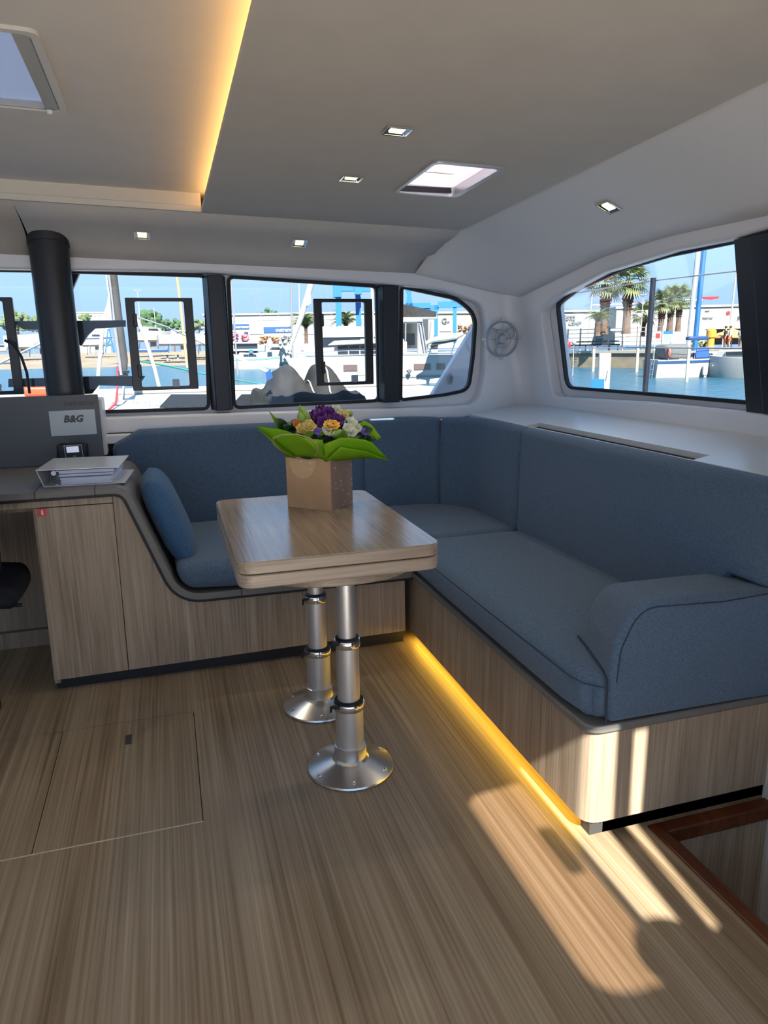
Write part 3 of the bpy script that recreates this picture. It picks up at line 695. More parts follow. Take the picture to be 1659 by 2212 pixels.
# ---- dining table
tb = thing('folding_table', 'oak folding table with rounded corners on two steel pedestals', 'table', (.44, 2.1, 0))
TX0, TX1, TY0, TY1 = .134, .664, 1.690, 2.474
o = G().prism(rrect(TX0, TX1, TY0, TY1, .045, 7), .7125, .745).build('tabletop', OAKT, tb, smooth=30, bevel=.0035)
G().prism(rrect(TX0+.002, TX1-.002, TY0+.002, TY1-.002, .043, 7), .7448, .7458).build('top_veneer', OAKTT, o, smooth=30)
G().prism(rrect(TX0, TX1, TY0, TY1, .045, 7), .6765, .7105).build('folded_leaf', OAKT, tb, smooth=30, bevel=.0035)
G().prism(rrect(TX0+.07, TX1-.03, TY0+.02, TY1-.05, .22, 8), .650, .6762).build('under_plate', OAKT, tb, smooth=30, bevel=.004)
def pedestal(x, y):
    fl = G().lathe([(.0, 0), (.129, 0), (.132, .004), (.130, .009), (.122, .012), (.056, .034), (.052, .038), (.049, .041), (.0485, .078), (.044, .080), (.0, .080)], 40, None, (x, y, 0)).build('flange', STEEL, tb, smooth=25)
    for k_ in range(6):
        a = 2*PI*(k_+.35)/6; bx_, by_ = x+.112*math.cos(a), y+.112*math.sin(a)
        G().lathe([(.0, .0), (.006, 0), (.006, .004), (.003, .006), (0, .006)], 10, None, (bx_, by_, .0135)).build('bolt', CHROME, fl)
    G().lathe([(0, .078), (.0425, .078), (.0425, .217), (.0, .217)], 36, None, (x, y, 0)).build('lower_tube', ALU, tb, smooth=40)
    G().lathe([(0, .20), (.034, .20), (.034, .415), (0, .415)], 36, None, (x, y, 0)).build('middle_tube', ALU, tb, smooth=40)
    G().lathe([(0, .39), (.0265, .39), (.0265, .652), (0, .652)], 36, None, (x, y, 0)).build('upper_tube', ALU, tb, smooth=40)
    for z, r in ((.198, .0455), (.396, .037)):
        cl_ = G().lathe([(r-.012, -.002), (r, 0), (r+.001, .002), (r+.001, .021), (r, .023), (r-.012, .023)], 36, None, (x, y, z)).build('clamp_ring', CHROME, tb, smooth=40)
        G().lathe([(r-.014, .022), (r-.002, .022), (r-.002, .028), (r-.007, .031), (r-.014, .031)], 36, None, (x, y, z)).build('bush', RUBBER, cl_, smooth=40)
        g = G().tube([(x-r*.75, y-r*.75, z+.020), (x-r*1.05, y-r*.45, z+.018), (x-r*1.18, y-.0, z+.008), (x-r*1.2, y+r*.2, z-.012)], [.005, .006, .005, .003], 8)
        g.build('lever', BLACK, cl_)
pedestal(.452, 1.912); pedestal(.442, 2.321)
G().lathe([(.025, 0), (.032, 0), (.032, .02), (.025, .02)], 32, None, (.442, 2.321, .627)).build('clamp_ring', CHROME, tb, smooth=40)

# ---- instrument panel with sign, handset
np_ = thing('instrument_panel', 'dark grey instrument panel standing behind the chart desk', 'panel', (-.8, 3.37, .77))
G().box(-1.6, -.283, 3.36, 3.385, .772, 1.070).build('board', GREYP, np_, bevel=.003)
G().box(-.30, -.270, 3.385, 3.53, .80, 1.05).build('side_cheek', GRP, np_, bevel=.006)
FR = lambda x, z, y=3.3592: frame((x, y, z), (1, 0, -.0), (0, 0, 1), (0, -1, 0))
text('outremer', .033, mat('emboss_dark', (.05, .055, .062, 1), .5), FR(-.357, 1.037), np_, 'lettering')
bs = thing('logo_plate', 'white card reading B&G on the instrument panel', 'sign', (-.39, 3.359, .9))
g = G().prism([(-.484, .899), (-.301, .900), (-.301, 1.008), (-.484, 1.006)], 3.3535, 3.3595, 'y'); g.build('card', mat('card_white', (.58, .62, .62, 1), .45), bs, smooth=0)
text('B&G', .040, BLACK, FR(-.391, .969, 3.3530), bs, 'lettering', .0008, shear=.25, bold=.045)
lb = G(); 
for (a, b, c, d_) in ((-.415, -.366, .882, .8832), (-.415, -.366, .8705, .8717), (-.4152, -.414, .8705, .8832), (-.367, -.366, .8705, .8832), (-.400, -.372, .876, .8773)): lb.box(a, b, 3.3585, 3.3602, c, d_)
lb.build('engraved_label', mat('emboss_dark', (.05, .055, .062, 1), .5), np_, smooth=0)
hs_ = thing('handset', 'small black instrument with lit screen on a black cradle', 'instrument', (-.40, 3.34, .80))
G().prism(rpoly([(-.466, .797, .01), (-.346, .797, .012), (-.343, .866, .014), (-.462, .868, .014)]), 3.334, 3.359, 'y').build('cradle', BLACK, hs_, bevel=.006, seg=3)
G().prism([(-.434, .801), (-.363, .803), (-.366, .861), (-.437, .859)], 3.326, 3.335, 'y').build('face', mat('device_dark', (.02, .023, .028, 1), .3), hs_, bevel=.002)
g = G().holed([(-.434, .801), (-.363, .803), (-.366, .861), (-.437, .859)], [[(-.4325, .8025), (-.3645, .8045), (-.3672, .8595), (-.4355, .8575)]], 3.325, 3.328, lambda u, v, q: (u, q, v)); g.build('face_rim', ALU, hs_, smooth=0)
G().prism([(-.427, .828), (-.378, .829), (-.379, .855), (-.428, .854)], 3.3245, 3.3262, 'y').build('screen', mat('lcd', (.55, .58, .66, 1), .3, emit=(.6, .65, .8, 1), estr=.35), hs_, smooth=0)
G().box(-.404, -.392, 3.3245, 3.3262, .811, .8135).build('key', WHITEP, hs_, smooth=0)
G().prism([(-.466, .80), (-.474, .80), (-.470, .82), (-.466, .86)], 3.336, 3.352, 'y').build('clip', BLACK, hs_, smooth=0)

# ---- ring binder lying on the desk
bz = .772
bn = thing('ring_binder', 'white ring binder stuffed with papers lying on the chart desk', 'binder', (-.35, 2.95, bz))
A = atz(93, 1052, bz+.002); Bp = atz(262, 1043, bz+.002); Cp = atz(282, 1013, bz+.002)
uu = (Vector((Bp.x-A.x, Bp.y-A.y, 0))).normalized(); vv = Vector((-uu.y, uu.x, 0))
BM = frame((A.x, A.y, bz), uu, vv, (0, 0, 1))
BW, BD, BH = .285, .30, .062
COVER = mat('binder_white', (.62, .64, .66, 1), .28, coat=.4)
def bl(u, v, z): return BM @ Vector((u, v, z))
g = G(); g.box(0.002, BW, 0, BD, .0005, .004, BM); g.build('back_cover', COVER, bn, smooth=0)
g = G(); g.add([bl(-.018, 0, BH), bl(.268, 0, BH-.002), bl(.268, BD, BH-.002), bl(-.018, BD, BH), bl(-.018, 0, BH+.003), bl(.268, 0, BH+.001), bl(.268, BD, BH+.001), bl(-.018, BD, BH+.003)], [(0, 3, 2, 1), (4, 5, 6, 7), (0, 1, 5, 4), (1, 2, 6, 5), (2, 3, 7, 6), (3, 0, 4, 7)])
g.build('front_cover', COVER, bn, smooth=0)
g = G(); g.add([bl(-.018, 0, BH+.003), bl(.002, 0, .0005), bl(.005, 0, .0005), bl(-.0145, 0, BH), bl(-.018, BD, BH+.003), bl(.002, BD, .0005), bl(.005, BD, .0005), bl(-.0145, BD, BH)], [(0, 1, 2, 3), (7, 6, 5, 4), (0, 4, 5, 1), (1, 5, 6, 2), (2, 6, 7, 3), (3, 7, 4, 0)])
g.build('spine', COVER, bn, smooth=0)
PAPB = mat('paper_bluish', (.56, .62, .78, 1), .7, noise=.12, nscale=3, stretch=(1, 1, 240))
PAPD = mat('paper_dark_tabs', (.12, .17, .32, 1), .7, noise=.5, nscale=4, stretch=(1, 1, 200))
for z0, z1, a, b, tl, mm in ((.005, .022, .062, .235, .004, PAPB), (.023, .030, .060, .24, .006, PAPB), (.030, .035, .064, .238, .003, PAPD), (.0355, .043, .058, .245, .0, PAPB), (.043, .0455, .062, .24, .0, PAPD), (.046, .058, .058, .248, -.001, PAPB)):
    g = G(); q = [(a, .004), (b, .004), (b+.004, BD-.01), (a, BD-.01)]
    g.add([bl(u, v, z0) for u, v in q]+[bl(u, v, z1+(tl if u > .2 else 0)*.6) for u, v in q], [(0, 3, 2, 1), (4, 5, 6, 7), (0, 1, 5, 4), (1, 2, 6, 5), (2, 3, 7, 6), (3, 0, 4, 7)])
    g.build('paper_stack', mm, bn, smooth=0)
for v in (.008, .05):
    g = G().tube([bl(.052+.026*math.cos(a), v, .031+.026*math.sin(a)) for a in (2*PI*k_/18 for k_ in range(18))], .0014, 6, True); g.build('ring', CHROME, bn)
g = G().lathe([(0, 0), (.009, 0), (.009, .004), (0, .004)], 16, BM @ Matrix.Translation((.04, .006, .05)) @ Matrix.Rotation(PI/2, 4, 'X')); g.build('lever_disc', WHITEP, bn)

# ---- swivel chair at the picture's left edge
ch = thing('desk_chair', 'black upholstered swivel chair at the left picture edge', 'chair', (-.745, 2.64, 0))
CHF = mat('chair_black', (.008, .010, .018, 1), .75, spec=.2)
def seatf(x, y, z):
    u = max(0, (x+.745)/.22)
    return (x-.03*max(0, (y-2.66)/.2)**2*(1 if x > -.745 else -1), y, z-.016*u*u)
G().rbox(-.965, -.522, 2.45, 2.86, .448, .505, .028, 4, 6, .008, seatf).build('seat', CHF, ch, smooth=70)
cs = []
for k_, z in ((1.0, .452), (.93, .425), (.7, .385), (.35, .36)):
    cs.append([Vector((-.745+.20*k_*math.cos(t), 2.64+.18*k_*math.sin(t), z)) for t in (2*PI*j/24 for j in range(24))])
G().ring(cs).build('seat_shell', BLACK, ch)
G().tube([(-.57, 2.53, .432), (-.535, 2.53, .426), (-.518, 2.53, .426)], .007, 8).build('lever', BLACK, ch)
G().lathe([(0, .03), (.03, .03), (.03, .37), (0, .37)], 20, None, (-.745, 2.64, 0)).build('column', BLACK, ch)
G().lathe([(0, 0), (.13, 0), (.13, .012), (.05, .03), (0, .03)], 32, None, (-.79, 2.66, 0)).build('base', BLACK, ch)
G().rbox(-.955, -.548, 2.42, 2.47, .56, .92, .022, 4, 6, .008).build('backrest', CHF, ch, smooth=70)
G().tube([(-.745, 2.50, .46), (-.745, 2.44, .48), (-.745, 2.43, .60)], .02, 10).build('back_support', BLACK, ch)

# ---- round fan on the front wall
fn_ = thing('cabin_fan', 'round clear cabin fan on the white wall beside the corner window', 'fan', (1.690, 3.475, 1.28))
FCL = mat('clear_plastic', (.52, .54, .58, 1), .12, spec=.8)
fc = Vector((1.690, 3.475, 1.281))
FM = frame(fc, (1, 0, 0), (0, 0, 1), (0, -1, 0))
FG = mat('fan_grey', (.34, .35, .38, 1), .3)
def circ(r, z, n=40): return [FM @ Vector((r*math.cos(2*PI*k_/n), r*math.sin(2*PI*k_/n), z)) for k_ in range(n)]
G().tube(circ(.087, .012), .0045, 8, True).build('outer_ring', FG, fn_)
G().tube(circ(.088, -.010), .004, 8, True).build('rear_ring', FCL, fn_)
G().tube(circ(.044, .016), .0018, 6, True).build('inner_ring', FG, fn_)
for k_ in range(4):
    a = PI/2*k_
    G().tube([FM @ Vector((r*math.cos(a), r*math.sin(a), z)) for r, z in ((.014, .020), (.044, .017), (.090, .012))], .0014, 6).build('spoke', FG, fn_)
    G().box(-.006, .006, .089, .104, -.012, .014, FM @ Matrix.Rotation(a, 4, 'Z')).build('lug', FCL, fn_, bevel=.002)
G().lathe([(0, -.018), (.022, -.018), (.022, .012), (.018, .02), (0, .022)], 24, FM).build('hub', mat('fan_hub', (.42, .44, .47, 1), .3), fn_)
for k_ in range(3):
    R_ = FM @ Matrix.Rotation(2*PI*k_/3+.5, 4, 'Z')
    g = G().grid(lambda u, v: R_ @ Vector(((.02+.06*u), (-.03+.06*v)*(.5+.9*u*(1.25-u)), .003+.016*(v-.5))), 6, 5)
    g.build('blade', mat('fan_blade', (.50, .52, .55, 1), .35), fn_, smooth=60, solid=.0015)
G().box(-.014, .014, -.05, .05, -.045, -.016, FM).build('mount', FCL, fn_, bevel=.004)

# ---- paper bag with bouquet
c0, c1, c2 = Vector((.354, 2.282)), Vector((.475, 2.163)), Vector((.568, 2.260)); c3 = c0+c2-c1
BG_Z0, BG_Z1 = .7462, .912
KR = mat('kraft_paper', (.56, .335, .17, 1), .8, noise=.06, nscale=14)
def dotted(name, base, dot, scale, th):
    M = bpy.data.materials.new(name); M.use_nodes = True; t = M.node_tree; b = t.nodes['Principled BSDF']; b.inputs['Roughness'].default_value = .8
    c = t.nodes.new('ShaderNodeTexCoord'); v = t.nodes.new('ShaderNodeTexVoronoi'); v.inputs['Scale'].default_value = scale; v.inputs['Randomness'].default_value = .55
    r = t.nodes.new('ShaderNodeValToRGB'); r.color_ramp.interpolation = 'CONSTANT'
    r.color_ramp.elements[0].color = dot; r.color_ramp.elements[1].position = th; r.color_ramp.elements[1].color = base
    t.links.new(c.outputs['Object'], v.inputs[0]); t.links.new(v.outputs['Distance'], r.inputs[0]); t.links.new(r.outputs[0], b.inputs['Base Color']); return M
KD = dotted('kraft_dots_dark', (.34, .215, .16, 1), (.62, .49, .40, 1), 62, .22)
KL = dotted('kraft_dots_light', (.66, .43, .22, 1), (.80, .64, .42, 1), 62, .2)
bg_ = thing('paper_bag', 'brown kraft paper gift bag with round sticker standing on the table', 'bag', ((c0.x+c2.x)/2, (c0.y+c2.y)/2, BG_Z0))
def slab(p, q, z0, z1, th, nm, mm, parent, flare=0):
    d = (q-p).normalized(); n = Vector((d.y, -d.x))*th
    P = [p, q, q-n, p-n]
    G().add([(a.x, a.y, z0) for a in P]+[(a.x, a.y, z1) for a in P], [(0, 3, 2, 1), (4, 5, 6, 7), (0, 1, 5, 4), (1, 2, 6, 5), (2, 3, 7, 6), (3, 0, 4, 7)]).build(nm, mm, parent, smooth=0)
slab(c0, c1, BG_Z0, BG_Z1, .0015, 'front_face', KR, bg_)
slab(c1, c2, BG_Z0, BG_Z1-.004, .0015, 'side_face', KD, bg_)
slab(c2, c3, BG_Z0, BG_Z1, .0015, 'back_face', KR, bg_)
slab(c3, c0, BG_Z0, BG_Z1, .0015, 'side_face', KD, bg_)
G().add([(p.x, p.y, BG_Z0+.002) for p in (c0, c1, c2, c3)], [(0, 1, 2, 3)]).build('bottom', KR, bg_, smooth=0)
fd = (c1-c0).normalized(); fnrm = Vector((fd.y, -fd.x)); 
def fp(u, z, o_=.0012): p = c0+fd*u+fnrm*o_; return Vector((p.x, p.y, z))
g = G(); g.add([fp(.022, BG_Z1-.004, .0004), fp(.108, BG_Z1-.004, .0004), fp(.108, BG_Z1+.012, .0004), fp(.022, BG_Z1+.012, .0004)], [(0, 1, 2, 3)]); g.build('raised_flap', KR, bg_, smooth=0, solid=.001)
st = [(.065+.052*math.cos(a), BG_Z1-.006+.062*math.sin(a)*1.0) for a in (PI+PI*k_/20 for k_ in range(21))]
G().add([fp(u, z) for u, z in st], [tuple(range(21))]).build('round_sticker', KL, bg_, smooth=0, solid=.0008)
def loc_(px, py, dep=0): return aty(px, py, (c0.y+c2.y)/2+dep)
TW = mat('twisted_paper', (.42, .32, .16, 1), .8)
g = G().tube([loc_(x, y, d) for x, y, d in ((628, 984, -.02), (606, 972, -.09), (590, 958, -.13), (590, 947, -.15), (608, 939, -.16), (640, 938, -.17), (668, 946, -.17), (685, 960, -.16), (687, 972, -.14), (681, 986, -.09))], .0021, 6); g.build('handle', TW, bg_)
bq = c3+fnrm*0
g = G().tube([Vector((c2.x+(c3.x-c2.x)*(.15+.7*t)+.02*math.sin(PI*t), c2.y+(c3.y-c2.y)*(.15+.7*t), BG_Z1+.12*math.sin(PI*t)**.7)) for t in (k_/16 for k_ in range(17))], .0018, 6); g.build('handle', TW, bg_)

bo = thing('bouquet', 'mixed bouquet of purple, white and yellow flowers in lime green tissue', 'bouquet', ((c0.x+c2.x)/2, (c0.y+c2.y)/2, BG_Z1-.02))
bc = Vector(((c0.x+c2.x)/2, (c0.y+c2.y)/2, BG_Z1))
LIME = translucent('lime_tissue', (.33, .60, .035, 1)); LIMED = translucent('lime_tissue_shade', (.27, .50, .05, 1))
cr = Vector((rgt.x, rgt.y, 0)).normalized(); cb_ = Vector((-cr.y, cr.x, 0))     # across / away in the plan
def loc(px, py, dep=0): 
    p = aty(px, py, bc.y+dep); return p
def sheet(name, pts_low, pts_high, mm, bulge=.012, n=10, mcount=8):
    """ruled tissue sheet between two polylines, gently rippled"""
    def f(u, v):
        a, b = lerpc(pts_low, u), lerpc(pts_high, u); p = a.lerp(b, v)
        rp_ = math.sin(u*9+v*3)*.004*v + bulge*math.sin(PI*v)
        return p + Vector((0, -1, .25))*rp_
    G().grid(f, n, mcount).build(name, mm, bo, smooth=60, solid=.0008)
# (pixel, depth) outlines: bottom edge along the bag rim, top edge as it flares
sheet('tissue_sheet', [loc(620, 988, -.03), loc(690, 985, -.10), loc(705, 998, -.10)], [loc(552, 920, -.02), loc(612, 928, -.10), loc(650, 945, -.14), loc(697, 950, -.11)], LIME)
sheet('tissue_sheet', [loc(700, 996, -.105), loc(735, 996, -.05), loc(760, 992, -.0)], [loc(697, 960, -.12), loc(740, 944, -.13), loc(800, 952, -.10), loc(838, 990, -.02)], LIME, .02)
sheet('tissue_sheet', [loc(640, 985, -.05), loc(690, 990, -.10), loc(704, 994, -.10)], [loc(600, 925, -.05), loc(660, 955, -.12), loc(696, 958, -.13)], LIMED, .006)
sheet('tissue_sheet', [loc(700, 997, -.11), loc(750, 994, -.06), loc(765, 985, 0)], [loc(736, 965, -.14), loc(790, 975, -.12), loc(842, 995, -.04)], LIME, .012)
sheet('tissue_sheet', [loc(625, 985, 0), loc(640, 975, .02), loc(660, 965, .03)], [loc(580, 886, .02), loc(610, 915, .0), loc(640, 935, .0)], LIMED, .006)
sheet('tissue_sheet', [loc(750, 985, .02), loc(770, 975, .04)], [loc(778, 915, .03), loc(786, 908, .04), loc(805, 920, .05), loc(824, 945, .03)], LIME, .004)
sheet('tissue_sheet', [loc(640, 965, .08), loc(700, 960, .1), loc(760, 965, .08)], [loc(612, 915, .10), loc(700, 910, .12), loc(800, 915, .10)], LIMED, .004)
sheet('tissue_sheet', [loc(618, 985, -.02), loc(640, 990, -.06)], [loc(556, 925, -.06), loc(590, 955, -.09)], LIME, .01)
# dark leaves
LEAF = mat('dark_leaf', (.012, .045, .014, 1), .4); LEAF2 = mat('bud_green', (.22, .36, .06, 1), .5)
def leaf(p, tip, wd, mm=LEAF, nrm=Vector((0, -1, .5)), name='leaf'):
    d = tip-p; s_ = d.cross(nrm).normalized()
    def f(u, v): return p+d*u+s_*((v-.5)*2*wd*math.sin(PI*min(1, u*.92+.06))**.8)+nrm.normalized()*(.012*math.sin(PI*u)-.006*abs(v-.5))
    G().grid(f, 8, 4).build(name, mm, bo, smooth=70, solid=.0008)
for a in [((625, 945), (598, 903)), ((640, 950), (612, 918)), ((700, 960), (672, 942)), ((730, 960), (690, 945)), ((770, 940), (805, 925)), ((775, 955), (812, 948)), ((640, 930), (630, 908)), ((765, 945), (790, 950)), ((660, 960), (640, 940)), ((705, 965), (725, 950))]:
    leaf(loc(*a[0], -.01), loc(*a[1], -.055), .018)
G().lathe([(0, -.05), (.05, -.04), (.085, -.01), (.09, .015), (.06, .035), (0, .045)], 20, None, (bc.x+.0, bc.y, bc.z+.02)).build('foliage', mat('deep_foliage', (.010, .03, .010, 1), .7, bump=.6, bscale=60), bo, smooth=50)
def petals(c, n_, r, mm, name, rows=3, ruf=.15, up=Vector((0, -.75, .65)), cup=.7):
    r *= 1.22; up = up.normalized(); a1 = up.orthogonal().normalized(); b1 = up.cross(a1); g = G()
    for k_ in range(rows):
        rr = r*(1-.30*k_); el = cup+.5*k_
        for j in range(n_):
            a = 2*PI*(j+.5*k_)/n_+random.uniform(-.2, .2); d = a1*math.cos(a)+b1*math.sin(a); t = up.cross(d)
            ph = random.uniform(0, 6)
            def f(u, v):
                w_ = (v-.5)*2
                rad = rr*math.sin(min(1.0, u)*1.35)*math.cos(el*u*.6); hh = rr*(.9*u*math.sin(el*.9))
                q = c+d*(rad*(.25+.75*u)/(1.0))+up*(hh+.0)+t*(w_*rr*.62*math.sin(PI*(.12+.72*u)))
                return q+up*(ruf*rr*math.sin(w_*4+ph)*u*u)-d*(.25*rr*w_*w_*u)
            g.grid(f, 5, 5)
    o_ = g.build(name, mm, bo, smooth=75, solid=.0007); return o_
PURP = mat('purple_petal', (.10, .012, .17, 1), .6, noise=.35, nscale=60); VIO = mat('violet_petal', (.20, .13, .52, 1), .6); WHT = mat('white_petal', (.70, .72, .58, 1), .6); YEL = mat('yellow_petal', (.80, .42, .02, 1), .5); CRM = mat('cream_yellow_petal', (.58, .46, .14, 1), .5, noise=.25, nscale=90); ORG_ = mat('orange_petal', (.55, .18, .06, 1), .5)
for px, py, dp in ((690, 908, -.02), (708, 900, .0), (722, 914, -.03), (700, 918, -.05), (682, 905, 0), (730, 918, -.02), (695, 896, .03)):
    petals(loc(px, py, dp), 7, .026, PURP, 'purple_flower', 3, .30)
for px, py, dp, r in ((708, 935, -.075, .024), (725, 892, .03, .022), (741, 908, .0, .022), (756, 920, -.02, .024), (757, 940, -.05, .022), (770, 930, -.02, .018), (750, 930, -.045, .020)):
    petals(loc(px, py, dp), 6, r, WHT, 'white_flower', 4, .10, cup=1.1)
for px, py, dp in ((684, 936, -.085), (787, 937, -.04)):
    petals(loc(px, py, dp), 6, .015, VIO, 'violet_flower', 4, .12, cup=1.2)
for px, py, dp, mm, r in ((667, 925, -.09, CRM, .022), (651, 931, -.085, CRM, .019), (640, 918, -.06, ORG_, .015), (742, 897, .0, CRM, .016)):
    petals(loc(px, py, dp), 6, r, mm, 'lily_flower', 2, .05, cup=.8)
g = petals(loc(716, 921, -.075), 9, .024, YEL, 'gerbera_flower', 2, .03, Vector((0, -.5, .85)), .35)
def bud(p, tip, r):
    d = tip-p
    G().tube([p+d*t for t in (0, .08, .25, .5, .75, .92, 1)], [r*.35, r*.6, r*.95, r, r*.7, r*.25, .0006], 12).build('lily_bud', LEAF2, bo, smooth=60)
bud(loc(668, 922, -.03), loc(647, 875, -.03), .017); bud(loc(655, 920, -.05), loc(646, 888, -.05), .013); bud(loc(715, 940, -.09), loc(740, 929, -.09), .012); bud(loc(752, 900, .02), loc(760, 886, .02), .010)
#--EXT--
# ================================================================== OUTSIDE: own deck, marina, quays
WZ = -.8
WHITE = mat('boat_white', (.35, .35, .34, 1), .4, noise=.04, nscale=2); DECK = mat('foredeck_white', (.38, .38, .375, 1), .6)
DARKW = mat('boat_window', (.02, .025, .035, 1), .15); NAVYP = mat('navy_paint', (.015, .05, .16, 1), .4); BLUEP = mat('lift_blue', (.008, .13, .42, 1), .5)
GREYC = mat('grey_cover', (.030, .030, .031, 1), .85, spec=.1, noise=.2, nscale=6); CANV = mat('grey_canvas', (.10, .105, .11, 1), .8); REDP = mat('red_paint', (.55, .02, .02, 1), .5)
ROPE = mat('white_rope', (.55, .55, .52, 1), .8); SPAR = mat('spar_white', (.33, .33, .33, 1), .4); SPARD = mat('spar_grey', (.18, .19, .21, 1), .5); SPARB = mat('spar_blue', (.01, .10, .28, 1), .5)
BLDG = mat('warehouse_white', (.25, .258, .265, 1), .7, noise=.03, nscale=.4); BLDC = mat('warehouse_cream', (.25, .23, .195, 1), .7); SIGNB = mat('sign_blue', (.01, .06, .20, 1), .5); SIGND = mat('sign_navy', (.012, .02, .05, 1), .5); TXT = mat('sign_text', (.62, .62, .62, 1), .6); TXTG = mat('grey_text', (.06, .07, .085, 1), .6)
TRUNK = mat('palm_trunk', (.085, .045, .03, 1), .9, noise=.4, nscale=4); TRUNKB = mat('palm_trunk_bare', (.12, .08, .06, 1), .9, noise=.25, nscale=3); FROND = mat('palm_frond', (.07, .105, .03, 1), .6); FRONDL = mat('palm_frond_light', (.14, .17, .07, 1), .6)
GREEN = mat('tree_green', (.035, .085, .02, 1), .8, noise=.4, nscale=.6); GREEN2 = mat('tree_pale', (.09, .13, .05, 1), .8, noise=.3, nscale=.6)
STONE = mat('quay_stone', (.22, .175, .12, 1), .85, noise=.18, nscale=1.5); SAND = mat('slipway_sand', (.22, .175, .122, 1), .9, noise=.15, nscale=.3); ASPH = mat('yard_grey', (.27, .26, .24, 1), .9)
SKIN = mat('skin', (.45, .26, .17, 1), .6)
class P:
    """local frame that faces the camera at a pixel and distance; offsets given in picture pixels"""
    def __init__(s, px, py, D):
        s.px, s.py = px, py; s.o = at(px, py, D); v = s.o-ORI; s.k = v.dot(fwd)/FPX
        s.A = Vector((v.x, v.y, 0)).normalized(); s.R = Vector((s.A.y, -s.A.x, 0))
    def pt(s, x, y, d=0): return s.o+s.R*((x-s.px)*s.k)+Vector((0, 0, (s.py-y)*s.k))+s.A*d
    def bx(s, g, x0, x1, y0, y1, d0=0, d1=1):
        g.add([s.pt(x, y, d) for y in (y1, y0) for d in (d0, d1) for x in (x0, x1)], [(0, 2, 3, 1), (4, 5, 7, 6), (0, 1, 5, 4), (2, 6, 7, 3), (0, 4, 6, 2), (1, 3, 7, 5)]); return g
    def poly(s, g, pts, d0=0, d1=.1):
        n = len(pts); g.add([s.pt(x, y, d0) for x, y in pts]+[s.pt(x, y, d1) for x, y in pts], [tuple(range(n))[::-1], tuple(range(n, 2*n))]+[(i, (i+1) % n, (i+1) % n+n, i+n) for i in range(n)]); return g
    def M(s, x, y, d=0): return frame(s.pt(x, y, d), s.R, (0, 0, 1), -s.A)
def th(name, label, cat, p, group=None): return thing(name, label, cat, tuple(p), group)

# ---- water and land
g = G().grid(lambda u, v: Vector((-260+520*u, 3+247*v, WZ)), 4, 4)
M_ = mat('sea_water', (.018, .085, .135, 1), .22, spec=.45)
t_ = M_.node_tree; b_ = t_.nodes['Principled BSDF']; c_ = t_.nodes.new('ShaderNodeTexCoord'); mp2 = t_.nodes.new('ShaderNodeMapping'); mp2.inputs['Scale'].default_value = (.5, 1.3, 1)
n_ = t_.nodes.new('ShaderNodeTexNoise'); n_.inputs['Scale'].default_value = 1.6; n_.inputs['Detail'].default_value = 5; bm_ = t_.nodes.new('ShaderNodeBump'); bm_.inputs['Strength'].default_value = .8; bm_.inputs['Distance'].default_value = .5
t_.links.new(c_.outputs['Object'], mp2.inputs[0]); t_.links.new(mp2.outputs[0], n_.inputs[0]); t_.links.new(n_.outputs[0], bm_.inputs['Height']); t_.links.new(bm_.outputs[0], b_.inputs['Normal'])
tag(g.build('harbour_water', M_, smooth=0), 'rippled blue green harbour water beyond the windows', 'water', kind='stuff')
g = G(); a0, a1, b0, b1 = at(-120, 797, 108), at(520, 793, 108), at(-160, 762, 150), at(560, 756, 150)
for p, z in ((a0, WZ), (a1, WZ), (b0, 1.0), (b1, 1.0)): p.z = z
c0_, c1_ = at(-200, 762, 230), at(620, 756, 230); c0_.z = c1_.z = 1.05
g.add([a0, a1, b1, b0, c1_, c0_], [(0, 1, 2, 3), (3, 2, 4, 5)])
tag(g.build('slipway', SAND, smooth=0), 'sandy slipway shore across the water', 'shore', kind='stuff')
g = G(); q = [at(495, 760, 100), at(1060, 760, 80), at(1060, 760, 160), at(480, 760, 190)]
g.add([Vector((p.x, p.y, .5)) for p in q]+[Vector((p.x, p.y, WZ-.5)) for p in q], [(0, 1, 2, 3), (0, 4, 5, 1), (1, 5, 6, 2), (3, 7, 4, 0)])
tag(g.build('yard_quay', ASPH, smooth=0), 'low grey quay below the white boatyard hall', 'quay')
# starboard quay
qa, qb = at(1150, 780, 72), at(1760, 780, 58); qz = .42
qd = Vector((qb.x-qa.x, qb.y-qa.y, 0)).normalized(); qn = Vector((-qd.y, qd.x, 0))
g = G(); qq = [qa-qd*8, qb+qd*12, qb+qd*12+qn*60, qa-qd*8+qn*60]
g.add([Vector((p.x, p.y, qz)) for p in qq]+[Vector((p.x, p.y, WZ-.5)) for p in qq], [(0, 1, 2, 3), (0, 4, 5, 1), (1, 5, 6, 2), (2, 6, 7, 3), (3, 7, 4, 0)])
qo = thing('stone_quay', 'beige stone quay across the water in the side window', 'quay', (qa.x, qa.y, WZ)); g.build('quay_block', STONE, qo, smooth=0)
g = G(); g.add([Vector((p.x, p.y, z)) for z in (qz, qz+.22) for p in (qa-qd*8-qn*.15, qb+qd*12-qn*.15, qb+qd*12+qn*.5, qa-qd*8+qn*.5)], [(0, 1, 5, 4), (4, 5, 6, 7), (2, 3, 7, 6)]); g.build('coping', mat('coping_pale', (.36, .30, .23, 1), .8), qo, smooth=0)
def onq(px, d=.6):                              # point on top of the quay below pixel column px, d metres behind its edge
    dr = ray(px, 765); u = Vector((dr.x, dr.y, 0)); a = qa+qn*d
    den = u.x*qd.y-u.y*qd.x; t = (a.x*qd.y-a.y*qd.x)/den
    p = u*t; return Vector((p.x, p.y, qz+.22)), math.hypot(p.x, p.y)

